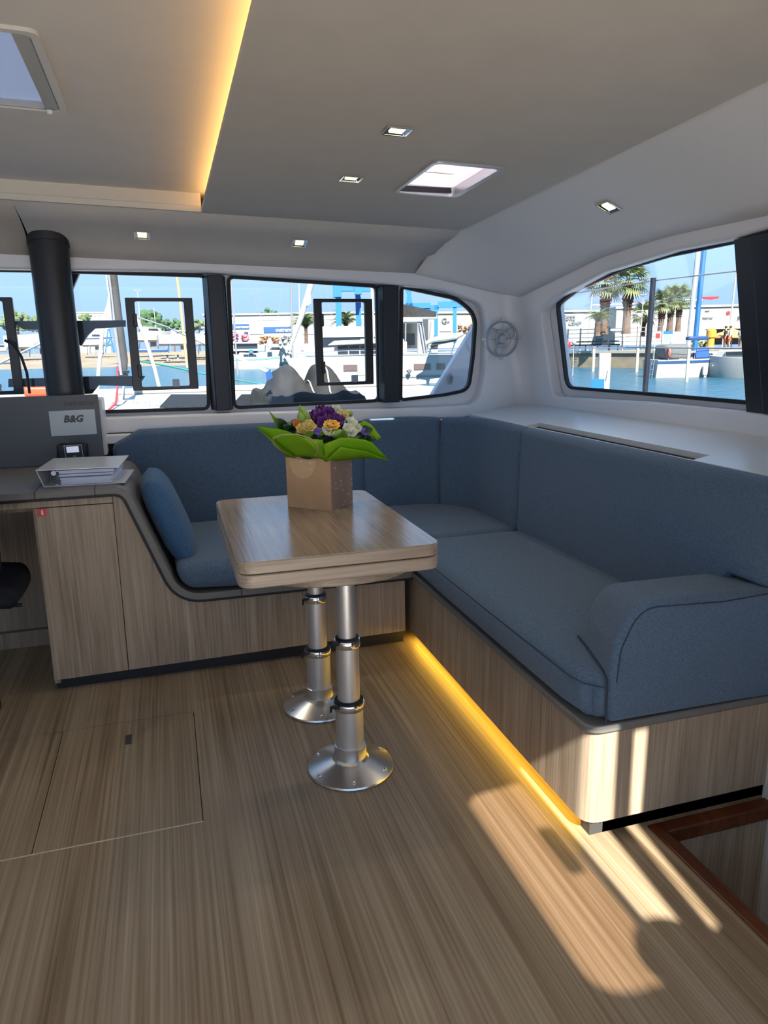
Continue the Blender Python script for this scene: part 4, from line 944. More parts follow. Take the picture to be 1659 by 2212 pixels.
# ---- own foredeck
fd_ = thing('foredeck', 'white foredeck of the yacht seen through the front windows', 'deck', (0, 6, .8))
g = G().prism([(-3.2, 3.64), (3.3, 3.64), (3.4, 6.0), (2.9, 8.3), (-2.9, 8.3), (-3.4, 6)], .70, .80); g.build('deck', DECK, fd_, bevel=.02)
g = G().prism([(-3.0, 8.15), (3.0, 8.15), (3.0, 8.33), (-3.0, 8.33)], .80, .86); g.build('bow_beam', WHITE, fd_, bevel=.02)
NET = mat('trampoline_net', (.022, .024, .028, 1), .9, spec=.02, noise=.4, nscale=60)
for (ax_, bx_) in (((345, 450)), ((497, 600))):
    c_0, c_1, c_2, c_3 = atz(ax_, 880, .805), atz(bx_, 880, .805), atz(bx_, 853, .805), atz(ax_+25, 853, .805)
    g = G().prism([(c_0.x, c_0.y), (c_1.x, c_1.y), (c_2.x, c_2.y), (c_3.x, c_3.y)], .803, .812); g.build('trampoline', NET, fd_, smooth=0)
for x, y in ((305, 866), (331, 872)):
    p = atz(x, y, .82); G().tube([p+Vector((-.06, 0, -.02)), p+Vector((-.03, 0, .04)), p+Vector((.03, 0, .04)), p+Vector((.06, 0, -.02))], .014, 8).build('cleat', STEEL, fd_)
# coaming beside the corner window with a louvre
co = thing('coaming', 'sloping white coaming with louvre outside the corner window', 'coaming', (1.65, 3.9, .8))
g = G().prism([(1.372, .86), (2.1, .86), (2.1, 1.95), (1.975, 1.75)], 3.862, 3.92, 'y'); g.build('panel', mat('coaming_white', (.55, .55, .58, 1), .35), co, bevel=.01)
p = aty(973, 818, 3.858)
lv = G().ring([[Vector((p.x+a*math.cos(t)*.5+.0, 3.858-d, p.z+a*math.sin(t))) for t in (2*PI*j/20 for j in range(20))] for a, d in ((.032, 0), (.032, .006), (.024, .01))]).build('louvre', WHITE, co)
for k_ in range(5): G().box(p.x-.010, p.x+.008, 3.845, 3.849, p.z-.017+k_*.008, p.z-.014+k_*.008).build('slat', SPARD, lv, smooth=0)
# covered dinghy
dg_ = thing('covered_dinghy', 'dinghy under a crumpled grey cover on the foredeck', 'dinghy', (.97, 5.2, .8))
def dh(u, v):
    x = -1+2*u; y = -1+2*v
    rim = max(0, 1-max(abs(x)**4, abs(y)**4))
    def pla(q, a, b, e): return 1/(1+math.exp(-(q-a)/e))*1/(1+math.exp((q-b)/e))
    h = .17+.175*pla(x, -.74, -.12, .045)*pla(y, -.55, .5, .12)+.185*pla(x, .06, .60, .045)*pla(y, -.5, .5, .12)
    h += .018*abs(math.sin(4*x+3*y+2*math.sin(3*y)))-.022*abs(math.sin(3*y-4*x+1.5*math.sin(4*x)))+.006*math.sin(12*x-8*y)
    k_ = min(1, rim*4)**.6
    return Vector((.975+.35*x*(1-.04*math.sin(6*y)), 5.2+.55*y*(1-.04*math.sin(7*x)), .78+h*k_))
G().grid(dh, 46, 40).build('cover', GREYC, dg_, smooth=70)
for x0 in (-.1, .22):
    G().tube([dh((x0+1)/2+.06*math.sin(t*4), t)+Vector((0, 0, .006)) for t in (k_/16 for k_ in range(1, 16))], .006, 6).build('piping', WHITE, dg_)
pp = [dh(.06, t)+Vector((-.004, 0, .0)) for t in (.02, .08, .2, .3)]
G().add([dh(.03, .12)+Vector((-.02, -.01, .1)), dh(.09, .1)+Vector((-.02, -.02, .12)), dh(.1, .2)+Vector((-.02, -.02, .16)), dh(.05, .2)+Vector((-.02, -.02, .14))], [(0, 1, 2, 3)]).build('logo_patch', NAVYP, dg_, smooth=0, solid=.002)
# furled headsail and pulpit gear
fs_ = thing('furled_sail', 'grey furled headsail rolled on its stay above the bow', 'sail', tuple(atz(268, 856, .8)))
ba = at(268, 800, 7.2); tp = at(240, 560, 7.2)
G().tube([ba.lerp(tp, t) for t in (0, .1, .4, .7, 1)], [.030, .045, .040, .038, .036], 14).build('roll', mat('sail_grey', (.042, .040, .039, 1), .8, noise=.25, nscale=9), fs_)
ba2 = at(252, 690, 7.15); tp2 = at(231, 585, 7.15)
G().tube([at(262, 810, 7.15), at(246, 690, 7.15), at(231, 560, 7.15)], .014, 8).build('stay', SPARD, fs_)
G().tube([at(240, 690, 7.1), at(236, 640, 7.1), at(229, 592, 7.1)], .008, 8).build('halyard', SPAR, fs_)
G().lathe([(0, 0), (.06, 0), (.06, .02), (.045, .03), (.045, .09), (.06, .10), (.06, .12), (0, .12)], 20, None, tuple(at(266, 808, 7.2)-Vector((0, 0, .09)))).build('drum', BLACK, fs_)
G().tube([at(266, 808, 7.2)-Vector((0, 0, .08)), atz(266, 862, .8)], .012, 8).build('tack_link', STEEL, fs_)
pu = thing('bow_pulpit', 'white bent pulpit tube rising from the bow', 'pulpit', tuple(atz(345, 848, .85)))
G().tube([at(x, y, 8.2) for x, y in ((346, 846), (335, 800), (320, 750), (308, 715), (297, 693), (287, 680))], .02, 10).build('tube', SPAR, pu)
G().tube([at(288, 682, 8.2), at(360, 706, 9.4), at(460, 752, 11)], .009, 6).build('guy', ROPE, pu)
tag(G().tube([at(222, 700, 8.0), at(218, 750, 8.0), at(213, 800, 8.0), at(210, 850, 8.0)], .020, 10).build('bow_strut', SPAR), 'white upright strut left of the furled sail', 'strut')
tag(G().poly if False else P(225, 690, 8.2).poly(G(), [(196, 692), (222, 684), (233, 660), (238, 640), (241, 690), (262, 694)], 0, .03).build('bow_sprit_fin', WHITE), 'white triangular fitting above the black mast bracket', 'fitting')
tag(G().tube([atz(232, 888, .81), atz(250, 872, .83), at(255, 830, 6.6), at(253, 792, 6.9)], .009, 8).build('red_rope', mat('rope_red', (.45, .02, .03, 1), .8)), 'red furling rope leading down to the deck', 'rope')
c_p = atz(232, 862, .86)
tag(G().lathe([(0, -.08), (.05, -.07), (.09, -.02), (.09, .03), (.06, .07), (0, .085)], 20, None, tuple(c_p)).build('anchor_windlass', mat('windlass_white', (.50, .51, .53, 1), .25)), 'rounded white windlass on the foredeck beside the red rope', 'windlass')
rb = atz(80, 870, .80)
p_ = P(80, 845, math.hypot(rb.x, rb.y))
tag(p_.bx(G(), 54, 150, 836, 856, 0, .4).build('deck_locker', mat('orange_red', (.72, .06, .02, 1), .5), bevel=.02), 'bright red locker box left of the mast post', 'box')
tag(G().tube([at(-30, 800, 30), at(40, 765, 34), at(110, 732, 40)], .05, 6).build('mooring_line', ROPE), 'pale mooring line slanting up behind the mast post', 'rope')
tag(G().tube([at(290, 778, 18), at(360, 790, 20), at(460, 812, 24), at(600, 836, 28)], .022, 6).build('mooring_line', mat('rope_green', (.05, .42, .28, 1), .7)), 'thin green mooring line over the water', 'rope')
tag(G().tube([at(505, 768, 16), at(560, 795, 15), at(600, 812, 14)], .035, 6).build('mooring_line', ROPE), 'white mooring line left of the covered dinghy', 'rope')
# black bracket outside the panes either side of the mast post
mb = thing('mast_bracket', 'black bracket bars around the mast post behind the pane', 'bracket', (-.4, 3.68, 1.0))
B3 = lambda pts, d0, d1, nm: G().prism([(aty(x, y, 3.68).x, aty(x, y, 3.68).z) for x, y in pts], d0, d1, 'y').build(nm, BLACK, mb, smooth=0, bevel=.002)
B3([(150, 693), (272, 692), (272, 706), (206, 710), (190, 725), (176, 748), (168, 740), (150, 700)], 3.655, 3.70, 'upper_arm')
B3([(150, 813), (314, 812), (305, 826), (292, 834), (214, 832), (200, 850), (150, 852)], 3.655, 3.70, 'lower_arm')
B3([(28, 694), (120, 694), (120, 713), (52, 712)], 3.655, 3.70, 'upper_arm')
B3([(20, 818), (120, 816), (120, 834), (20, 836)], 3.655, 3.70, 'lower_arm')
B3([(140, 585), (173, 590), (158, 625), (150, 640), (140, 640)], 3.655, 3.70, 'gusset')
tag(G().tube([aty(x, y, 3.54) for x, y in ((10, 735), (30, 745), (46, 770), (58, 805), (64, 850))], .006, 8).build('cable', BLACK), 'black cable hanging beside the mast post', 'cable')
# side-deck stanchion and wires
stn = thing('lifeline_stanchion', 'black stanchion with lifeline wires outside the side window', 'stanchion', (2.6, 3.49, .95))
a_, b_ = atpl(1393, 846, (1, 0, 0), 2.6), atpl(1414, 600, (1, 0, 0), 2.6)
G().tube([a_-Vector((0, 0, .05)), Vector((a_.x, (a_.y+b_.y)/2, b_.z))], .015, 12).build('post', NAVY, stn)
G().lathe([(0, 0), (.03, 0), (.03, .03), (.02, .04), (0, .04)], 16, None, (a_.x, a_.y, a_.z-.045)).build('foot', CHROME, stn)
for (z0, pts) in ((0, ((1200, 640), (1414, 606), (1640, 580))), (1, ((1200, 752), (1404, 751), (1640, 753)))):
    G().tube([atpl(x, y, (1, 0, 0), 2.61+.0*i) for i, (x, y) in enumerate(pts)], .0035, 6).build('wire', SPARD, stn)

# ---- generic builders
def mast(name, label, px, py0, D, hpx, r, mm, lean=0, group='masts in the marina', spread=()):
    """vertical mast standing at pixel (px,py0), hpx pixels tall"""
    f = P(px, py0, D); o = th(name, label, 'mast', f.o, group)
    fz = f.pt(px, py0); fz.z = WZ+.5; o.location.z = fz.z; ORG[o.name] = Vector(o.location)
    G().tube([fz, f.pt(px+lean*.5, py0-hpx*.5), f.pt(px+lean, py0-hpx)], r, 8).build('spar', mm, o)
    for (h, w_) in spread: G().tube([f.pt(px+lean*h-w_, py0-hpx*h), f.pt(px+lean*h+w_, py0-hpx*h)], r*.5, 6).build('spreader', mm, o)
    return o
def hull(g, L, bm, fb, bow=1.0, draft=.3, n=14, M=None, flare=.85, sheer=.2):
    cs = []
    for i in range(n):
        t = i/(n-1); b = bm/2*(.82+.18*min(1, t/.3))*max(.015, 1-max(0, (t-.38)/.62)**2.3)
        zt = fb*(1+sheer*t*t); x = t*L
        cs.append([Vector(q) for q in ((x, -b, zt), (x, -b*.97, zt*.6), (x-.15*t*bow, -b*flare, 0), (x-.3*t*bow, -b*.45, -draft), (x-.3*t*bow, b*.45, -draft), (x-.15*t*bow, b*flare, 0), (x, b*.97, zt*.6), (x, b, zt))])
    if M: cs = [[M @ p for p in c] for c in cs]
    return g.ring(cs)
def boat(name, label, pb, D, ang, L, bm, fb, cabin=None, stripe=None, mst=None, group='boats in the marina', z=WZ, hm=WHITE, cat='boat', keel=False, cover=None):
    """hull with its stern at pixel column pb, bow turned by ang in the plan (0 = to the right of the picture)"""
    p = at(pb, 790, D); f = P(pb, 790, D)
    c, s_ = math.cos(ang), math.sin(ang); xa = f.R*c+f.A*s_
    o = th(name, label, cat, (p.x, p.y, z), group)
    M = frame((p.x, p.y, z), xa, Vector((-xa.y, xa.x, 0)), (0, 0, 1))
    hull(G(), L, bm, fb, M=M).build('hull', hm, o, smooth=40)
    if stripe:
        for sg in (-1, 1):
            g = G(); rows = []
            for i in range(14):
                t = i/13*.985; b = bm/2*(.82+.18*min(1, t/.3))*max(.015, 1-max(0, (t-.38)/.62)**2.3); zt = fb*(1+.2*t*t)
                rows.append((M @ Vector((t*L, sg*(b+.012), zt*.93)), M @ Vector((t*L, sg*(b+.012), zt*.80))))
            for a, b in zip(rows, rows[1:]): g.add([a[0], b[0], b[1], a[1]], [(0, 1, 2, 3)])
            g.build('stripe', stripe, o, smooth=0, solid=.01)
    if cabin:
        x0, x1, h, w_ = cabin
        cs = [[M @ Vector(q) for q in ((x0+.1*i, -w_*k_, fb*.95+h*j), (x1-.5*i*h, -w_*k_*.8, fb*.95+h*j*.85), (x1-.5*i*h, w_*k_*.8, fb*.95+h*j*.85), (x0+.1*i, w_*k_, fb*.95+h*j))] for i, j, k_ in ((0, 0, 1), (1, .85, .9), (1.3, 1, .8))]
        G().ring(cs).build('cabin', WHITE, o, smooth=30)
        for sg in (-1, 1):
            g = G(); g.add([M @ Vector((x0+.2*(x1-x0), sg*(w_*.955+.02), fb*.95+h*.40)), M @ Vector((x1-.25*(x1-x0), sg*(w_*.85+.03), fb*.95+h*.36)), M @ Vector((x1-.3*(x1-x0), sg*(w_*.82+.03), fb*.95+h*.70)), M @ Vector((x0+.22*(x1-x0), sg*(w_*.93+.02), fb*.95+h*.74))], [(0, 1, 2, 3)])
            g.build('window', DARKW, o, smooth=0, solid=.02)
    if mst:
        xm, hm_, r, mm = mst
        G().tube([M @ Vector((xm, 0, fb)), M @ Vector((xm, 0, fb+hm_))], r, 8).build('mast', mm, o)
        G().tube([M @ Vector((xm-L*.33, 0, fb+1.0)), M @ Vector((xm, 0, fb+1.0))], r*.8, 8).build('boom', cover or mm, o)
        for sx_ in (L*.97, 0): G().tube([M @ Vector((sx_, 0, fb*1.1)), M @ Vector((xm, 0, fb+hm_))], .012, 5).build('stay', SPARD, o)
    g = G()
    for sg in (-1, 1):
        for t in (.1, .35, .6, .85):
            b = bm/2*(.82+.18*min(1, t/.3))*max(.015, 1-max(0, (t-.38)/.62)**2.3); zt = fb*(1+.2*t*t); g.tube([M @ Vector((t*L, sg*b*.95, zt)), M @ Vector((t*L, sg*b*.95, zt+.5))], .014, 5)
        g.tube([M @ Vector((t*L, sg*.95*bm/2*(.82+.18*min(1, t/.3))*max(.015, 1-max(0, (t-.38)/.62)**2.3), fb*(1+.2*t*t)+.5)) for t in (.1, .35, .6, .85, .98)], .012, 5)
    g.build('guard_rail', STEEL, o)
    if keel:
        g = G(); g.box(L*.4, L*.55, -.1, .1, -1.6, -.1, M); g.build('keel', SPARD, o, smooth=0)
        for t in (.2, .7):
            g = G()
            for sg in (-1, 1): g.tube([M @ Vector((L*t, sg*bm*.6, -1.6)), M @ Vector((L*t, sg*bm*.3, .1))], .05, 6)
            g.build('stand', BLUEP, o)
    return o, M
def tree(name, label, px, py, D, wpx, hpx, mm, group='trees behind the boatyard'):
    """crown of clumps centred wpx wide and hpx tall standing on pixel (px,py)"""
    f = P(px, py, D); o = th(name, label, 'tree', f.o, group); k_ = f.k
    gz = f.pt(px, py); gz.z = min(gz.z, 1.0); o.location.z = gz.z; ORG[o.name] = Vector(o.location)
    G().tube([gz, f.pt(px+1, py-hpx*.35), f.pt(px, py-hpx*.6)], [k_*hpx*.05, k_*hpx*.04, k_*hpx*.02], 7).build('trunk', TRUNKB, o)
    g = G(); rnd = random.Random(px*7+py)
    for i in range(46):
        a, q, h = rnd.uniform(0, 2*PI), rnd.random()**.5, rnd.random()
        rr = math.sin(PI*(.18+.75*h))**.7
        c = f.pt(px+math.cos(a)*q*wpx*.46*rr, py-hpx*(.28+.62*h), math.sin(a)*q*wpx*.4*k_*rr); s_ = k_*hpx*rnd.uniform(.07, .15)
        vs_ = [(math.sin(t_)*math.cos(p2)*s_*rnd.uniform(.7, 1.3), math.sin(t_)*math.sin(p2)*s_*rnd.uniform(.7, 1.3), math.cos(t_)*s_*rnd.uniform(.7, 1.2)) for t_ in (.5, 1.3, 2.1) for p2 in (2*PI*j/6 for j in range(6))]
        n0 = [c+Vector(v) for v in vs_]+[c+Vector((0, 0, s_)), c-Vector((0, 0, s_))]
        g.add(n0, [(r_*6+j, (r_+1)*6+j, (r_+1)*6+(j+1) % 6, r_*6+(j+1) % 6) for r_ in range(2) for j in range(6)]+[(18, j, (j+1) % 6) for j in range(6)]+[(19, 12+(j+1) % 6, 12+j) for j in range(6)])
    g.build('crown', mm, o, smooth=0, fix=False); return o
# shared palm leaf meshes: a fan of spikes on a stalk, and a feathered frond
def fan_mesh(spikes=13, nm='frond'):
    vs_, fs_ = [], []
    def ad(p): vs_.append(p); return len(vs_)-1
    a, b, c, d = ad((0, -.012, 0)), ad((0, .012, 0)), ad((.45, .01, .02)), ad((.45, -.01, .02)); fs_.append((a, b, c, d))
    for i in range(spikes):
        an = -1.35+2.7*i/(spikes-1); w_ = .10; L = .62-.12*abs(an)
        fs_.append((ad((.45, 0, .02)), ad((.45+L*.55*math.cos(an-w_), L*.55*math.sin(an-w_), .02)), ad((.45+L*math.cos(an), L*math.sin(an), -.10-.12*abs(an))), ad((.45+L*.55*math.cos(an+w_), L*.55*math.sin(an+w_), .02))))
    me = bpy.data.meshes.new(nm); me.from_pydata(vs_, [], fs_); return me
def feather_mesh():
    vs_, fs_ = [], []
    for i in range(16):
        t = i/16; x, z = t*1.0, .28*math.sin(PI*t*.9)-.35*t*t
        for sg in (-1, 1):
            L = .26*math.sin(PI*(.15+.8*t)); n = len(vs_)
            vs_ += [(x, 0, z), (x+.05, 0, z), (x+.12, sg*L, z-.45*L)]; fs_.append((n, n+1, n+2))
    n = len(vs_)
    for i in range(9): t = i/8; vs_ += [(t, -.012*(1-t), .28*math.sin(PI*t*.9)-.35*t*t), (t, .012*(1-t), .28*math.sin(PI*t*.9)-.35*t*t+.01)]
    fs_ += [(n+2*i, n+2*i+2, n+2*i+3, n+2*i+1) for i in range(8)]
    me = bpy.data.meshes.new('frond'); me.from_pydata(vs_, [], fs_); return me
FANM = fan_mesh(); FANM.materials.append(FROND); FANL = fan_mesh(); FANL.materials.append(FRONDL); FEAM = feather_mesh(); FEAM.materials.append(FROND)
def palm(label, px, py, D, hpx, tw, crown, kind='fan', nf=30, group='palm trees on the quay'):
    """trunk from pixel (px,py) up hpx pixels, trunk width tw px, crown radius in px"""
    f = P(px, py, D); o = th('palm_tree', label, 'palm tree', f.o, group); k_ = f.k; R_ = crown*k_
    rnd = random.Random(px)
    hb = .45 if kind == 'fan' else 1.0
    G().tube([f.pt(px, py-hpx*t) for t in (0, .15, .3, hb)], [k_*tw*q for q in (.52, .44, .42, .42)], 10).build('trunk', TRUNKB, o)
    if kind == 'fan':
        g = G(); n = 12; cs = []
        for i in range(17):
            t = hb+(1-hb)*i/16; c = f.pt(px, py-hpx*t); r_ = k_*tw*(.50+.14*math.sin(PI*i/16))*(1.0 if i % 2 else .8)
            cs.append([c+Vector((math.cos(2*PI*j/n)*r_*rnd.uniform(.8, 1.2), math.sin(2*PI*j/n)*r_*rnd.uniform(.8, 1.2), rnd.uniform(-.3, .1)*k_*3)) for j in range(n)])
        g.ring(cs).build('husk', TRUNK, o, smooth=0)
    top = f.pt(px, py-hpx)
    for i in range(nf):
        a = 2*PI*i*.382; el = math.radians(78-118*(i/nf)) if kind == 'fan' else math.radians(62-60*(i/nf))
        me = (FANM if i % 2 else FANL) if kind == 'fan' else FEAM
        q = bpy.data.objects.new('frond', me); COL.objects.link(q); q.parent = o
        d = Vector((math.cos(a)*math.cos(el), math.sin(a)*math.cos(el), math.sin(el))); sd = Vector((-math.sin(a), math.cos(a), 0))
        s_ = R_*rnd.uniform(.85, 1.1)
        M = frame(top-ORG[o.name], d, sd, d.cross(sd)) @ Matrix.Scale(s_, 4)
        q.matrix_local = M
    return o
def facade(name, label, x0, D0, x1, D1, ytop0, ybot, depth, mm, cat='building', cap=None):
    a, b = at(x0, ytop0, D0), at(x1, ytop0, D1); zt = a.z; zb = min(at(x0, ybot, D0).z, 1.0)
    d = Vector((b.x-a.x, b.y-a.y, 0)).normalized(); n = Vector((-d.y, d.x, 0)); W_ = math.hypot(b.x-a.x, b.y-a.y)
    o = th(name, label, cat, (a.x, a.y, zb)); M = frame((a.x, a.y, zb), d, n, (0, 0, 1))
    G().box(0, W_, 0, depth, 0, zt-zb, M).build('walls', mm, o, smooth=0)
    g = G().box(-.2, W_+.2, -.25, depth+.2, zt-zb, zt-zb+.28, M); g.build('roof_edge', cap or mm, o, smooth=0)
    return o, M, W_, zt-zb
def onf(M, px, py):                               # facade-local (u, h) under a pixel
    n = M.col[1].xyz; p = atpl(px, py, n, n.dot(M.translation)); q = M.inverted() @ p; return q.x, q.z
def plate(o, M, x0, x1, y0, y1, mm, nm, t=.12):
    u0, h0 = onf(M, x0, y1); u1, h1 = onf(M, x1, y0); return G().box(u0, u1, -t, .05, h0, h1, M).build(nm, mm, o, smooth=0)
def ftext(o, M, s, px, py, hpx, mm, al='CENTER', off=.16, shear=0):
    u, h = onf(M, px, py); _, h2 = onf(M, px, py-hpx); sz = (h2-h)*1.35
    return text(s, sz, mm, M @ frame((u, -off, h), (1, 0, 0), (0, 0, 1), (0, -1, 0)), o, 'lettering', .02, al, shear)

# ---- buildings
wh, WM, ww, hh = facade('boatyard_hall', 'long white boatyard hall behind the bouquet window', 440, 120, 850, 118, 682, 745, 30, BLDG)
plate(wh, WM, 446, 850, 688, 690, mat('hall_seam', (.45, .46, .47, 1), .7), 'eaves_line', .06)
plate(wh, WM, 499, 538, 700, 711, SIGNB, 'sign_board'); ftext(wh, WM, 'outremer', 523, 706, 6, TXT, 'CENTER')
plate(wh, WM, 570, 630, 706, 719, SIGNB, 'sign_board'); ftext(wh, WM, 'outrem', 629, 712.5, 8.5, TXT, 'RIGHT')
plate(wh, WM, 540, 568, 712, 722, mat('poster_blue', (.25, .40, .48, 1), .6), 'poster'); plate(wh, WM, 528, 536, 717, 722, SIGND, 'window'); plate(wh, WM, 430, 446, 703, 711, SIGND, 'sign_board'); ftext(wh, WM, 'out', 440, 707, 6, TXT)
plate(wh, WM, 655, 735, 706, 722, mat('hall_grey', (.42, .43, .44, 1), .7), 'door_panel')
wg, GM, ww, hh = facade('boat_service_hall', 'cream hall with large grey letters behind the travel lift', 925, 104, 1060, 106, 678, 742, 26, BLDC)
ftext(wg, GM, 'G-', 962, 694, 13, TXTG); plate(wg, GM, 950, 975, 710, 716, mat('hall_grey2', (.30, .31, .33, 1), .7), 'window')
wu, UM, ww, hh = facade('ship_service_hall', 'white hall with service lettering at the left of the side window', 1130, 112, 1330, 116, 676, 748, 30, BLDG)
TXU = mat('soft_grey_text', (.10, .12, .15, 1), .7)
ftext(wu, UM, 'Carene', 1219, 683.5, 6, TXU, 'LEFT'); ftext(wu, UM, 'Service', 1219, 690, 6, TXU, 'LEFT'); ftext(wu, UM, 'USHIP', 1227, 699, 8, TXU, 'LEFT', shear=.25)
plate(wu, UM, 1314, 1348, 672, 686, SIGND, 'sign_board'); 
wp, PM, ww, hh = facade('yacht_brand_hall', 'white hall with yacht brand signs right of the small palms', 1332, 108, 1700, 116, 667, 745, 30, BLDG)
ftext(wp, PM, 'PRESTIGE', 1528, 687, 4, TXTG); ftext(wp, PM, 'JE', 1597, 686, 8, TXTG, 'CENTER'); plate(wp, PM, 1523, 1532, 671, 673, TXTG, 'emblem'); plate(wp, PM, 1318, 1346, 709, 715, mat('vent_grey', (.3, .32, .34, 1), .6), 'window')
u_, h_ = onf(PM, 1573, 676)
g = G()
for k_ in range(4): g.box(-.30, .30, -.16, -.10, -.04, .04, PM @ Matrix.Translation((u_, 0, h_)) @ Matrix.Rotation(k_*PI/4, 4, 'Y'))
g.build('star_emblem', REDP, wp, smooth=0)
wt, TM, ww, hh = facade('apartment_block', 'cream flats above the trees left of the furled sail', 165, 260, 232, 260, 676, 735, 20, mat('flats_cream', (.50, .45, .34, 1), .8))
for i in range(7): plate(wt, TM, 168+i*9, 172+i*9, 680, 685, mat('flats_window', (.16, .17, .18, 1), .6), 'window', .1)
# ---- trees, hedges
tree('broad_tree', 'leafy green tree behind the pulpit', 328, 735, 150, 62, 66, GREEN)
tree('broad_tree', 'lower green tree right of the pulpit tree', 375, 728, 155, 60, 40, GREEN)
tree('broad_tree', 'small green tree beside the window pillar', 430, 722, 155, 36, 34, GREEN2)
tree('broad_tree', 'rounded green tree rising over the white hall', 582, 706, 165, 62, 40, GREEN)
tree('broad_tree', 'pale olive tree left of the mast post', 40, 728, 160, 66, 56, GREEN2); tree('broad_tree', 'second pale tree touching the mast post', 84, 726, 165, 50, 44, GREEN2); tree('broad_tree', 'green tree below the cream flats', 190, 712, 150, 36, 34, GREEN2)
def hedge(label, x0, x1, y0, y1, D, mm):
    f = P((x0+x1)/2, y1, D); g = G(); rnd = random.Random(x0); k_ = f.k
    for i in range(60):
        c = f.pt(rnd.uniform(x0, x1), rnd.uniform(y0+3, y1-2), rnd.uniform(-1, 1)); s_ = k_*rnd.uniform(2.5, 4.5)
        g.add([c+Vector(v)*s_*rnd.uniform(.7, 1.2) for v in ((1, 0, 0), (-1, 0, 0), (0, 1, 0), (0, -1, 0), (0, 0, 1), (0, 0, -1))], [(0, 2, 4), (2, 1, 4), (1, 3, 4), (3, 0, 4), (2, 0, 5), (1, 2, 5), (3, 1, 5), (0, 3, 5)])
    tag(g.build('flowering_shrub', mm, smooth=0, fix=False), label, 'shrub', 'flowering shrubs by the hall')
hedge('rusty orange shrub below the blue hall sign', 562, 604, 724, 744, 92, mat('shrub_rust', (.30, .14, .06, 1), .9, noise=.5, nscale=3)); hedge('white blossoming shrub right of the rusty one', 604, 634, 722, 746, 90, mat('shrub_white', (.42, .38, .33, 1), .9, noise=.5, nscale=3)); hedge('pink blossoming shrub at the window pillar', 498, 516, 715, 745, 90, mat('shrub_pink', (.50, .16, .20, 1), .9, noise=.4, nscale=3)); hedge('small pink shrub left of the rusty one', 524, 536, 722, 742, 90, mat('shrub_pink2', (.50, .13, .17, 1), .9, noise=.4, nscale=3)); hedge('brown autumn shrub at the corner window edge', 990, 1030, 700, 722, 80, mat('shrub_brown', (.22, .12, .07, 1), .9, noise=.5, nscale=3))
# ---- palms
palm('tall palm with shaggy trunk, left of the two tallest', 1304, 722, 68, 103, 19, 52); palm('tall palm with shaggy trunk, right of the two tallest', 1352, 721, 67, 106, 19, 54)
palm('smaller palm right of the black stanchion, leftmost of three', 1427, 716, 70, 58, 14, 34); palm('smaller palm right of the stanchion, middle of three', 1446, 716, 71, 66, 14, 36); palm('smaller palm right of the stanchion, rightmost of three', 1464, 716, 72, 66, 12, 36)
palm('short feathery palm at the foot of the left tall palm', 1290, 726, 66, 30, 14, 34, 'feather', 22); palm('short fan palm left of the black stanchion', 1388, 728, 74, 46, 11, 36, 'fan', 22)
palm('feathery palm left of the opening pane frame', 662, 742, 84, 34, 9, 40, 'feather', 26, 'palm trees by the hall'); palm('feathery palm between the travel lift legs', 748, 738, 84, 34, 9, 40, 'feather', 26, 'palm trees by the hall')
# ---- travel lift
tl = P(760, 730, 78); lift = th('travel_lift', 'tall blue travel lift gantry behind the yachts', 'boat lift', tl.o)
def bar(p, q, r, nm, mm=BLUEP, o=None): return G().tube([p, q], r, 4).build(nm, mm, o or lift, smooth=0)
k_ = tl.k
for x, d in ((733, 0), (776, 2)): tl.bx(G(), x-6, x+6, 632, 728, d, d+.6).build('leg', BLUEP, lift, smooth=0)
tl.bx(G(), 728, 784, 617, 633, 0, .8).build('top_beam', BLUEP, lift, smooth=0); tl.bx(G(), 722, 740, 610, 645, -.2, .9).build('end_box', BLUEP, lift, smooth=0); tl.bx(G(), 768, 784, 612, 640, -.2, .9).build('end_box', BLUEP, lift, smooth=0)
tl.bx(G(), 784, 872, 622, 634, .3, .9).build('side_beam', BLUEP, lift, smooth=0)
t2 = P(940, 738, 66)
t2.poly(G(), [(872, 618), (890, 618), (888, 640), (893, 666), (877, 666), (880, 640)], 0, .6).build('leg', BLUEP, lift, smooth=0)
g = G(); t2.bx(g, 876, 930, 657, 668, 0, .5); t2.bx(g, 905, 948, 662, 671, .1, .7); t2.bx(g, 946, 998, 655, 667, 0, .6); g.build('lower_beam', BLUEP, lift, smooth=0)
for x in (942, 982): t2.bx(G(), x-4, x+4, 662, 742, .1, .6).build('leg', BLUEP, lift, smooth=0)
t2.bx(G(), 976, 994, 648, 656, 0, .6).build('motor_box', BLUEP, lift, smooth=0)
# ---- lamp posts
def lamp(label, px, py, D, hpx, twin=True):
    f = P(px, py, D); o = th('lamp_post', label, 'lamp post', f.o, 'lamp posts on the quays')
    G().tube([f.pt(px, py), f.pt(px, py-hpx)], [f.k*1.2, f.k*.8], 8).build('pole', SPAR, o)
    for sg in ((-1, 1) if twin else (1,)): G().rbox(0, 1, 0, 1, 0, 1, .2, 2, 2, 0, lambda x, y, z: f.pt(px+sg*(1+6*x), py-hpx-1-2.2*z, y*.4-.2)).build('lamp_head', SPAR, o)
lamp('twin headed lamp post over the pulpit tree', 306, 730, 118, 96); lamp('white lamp post between the tall palms and the stanchion', 1382, 756, 66, 112)
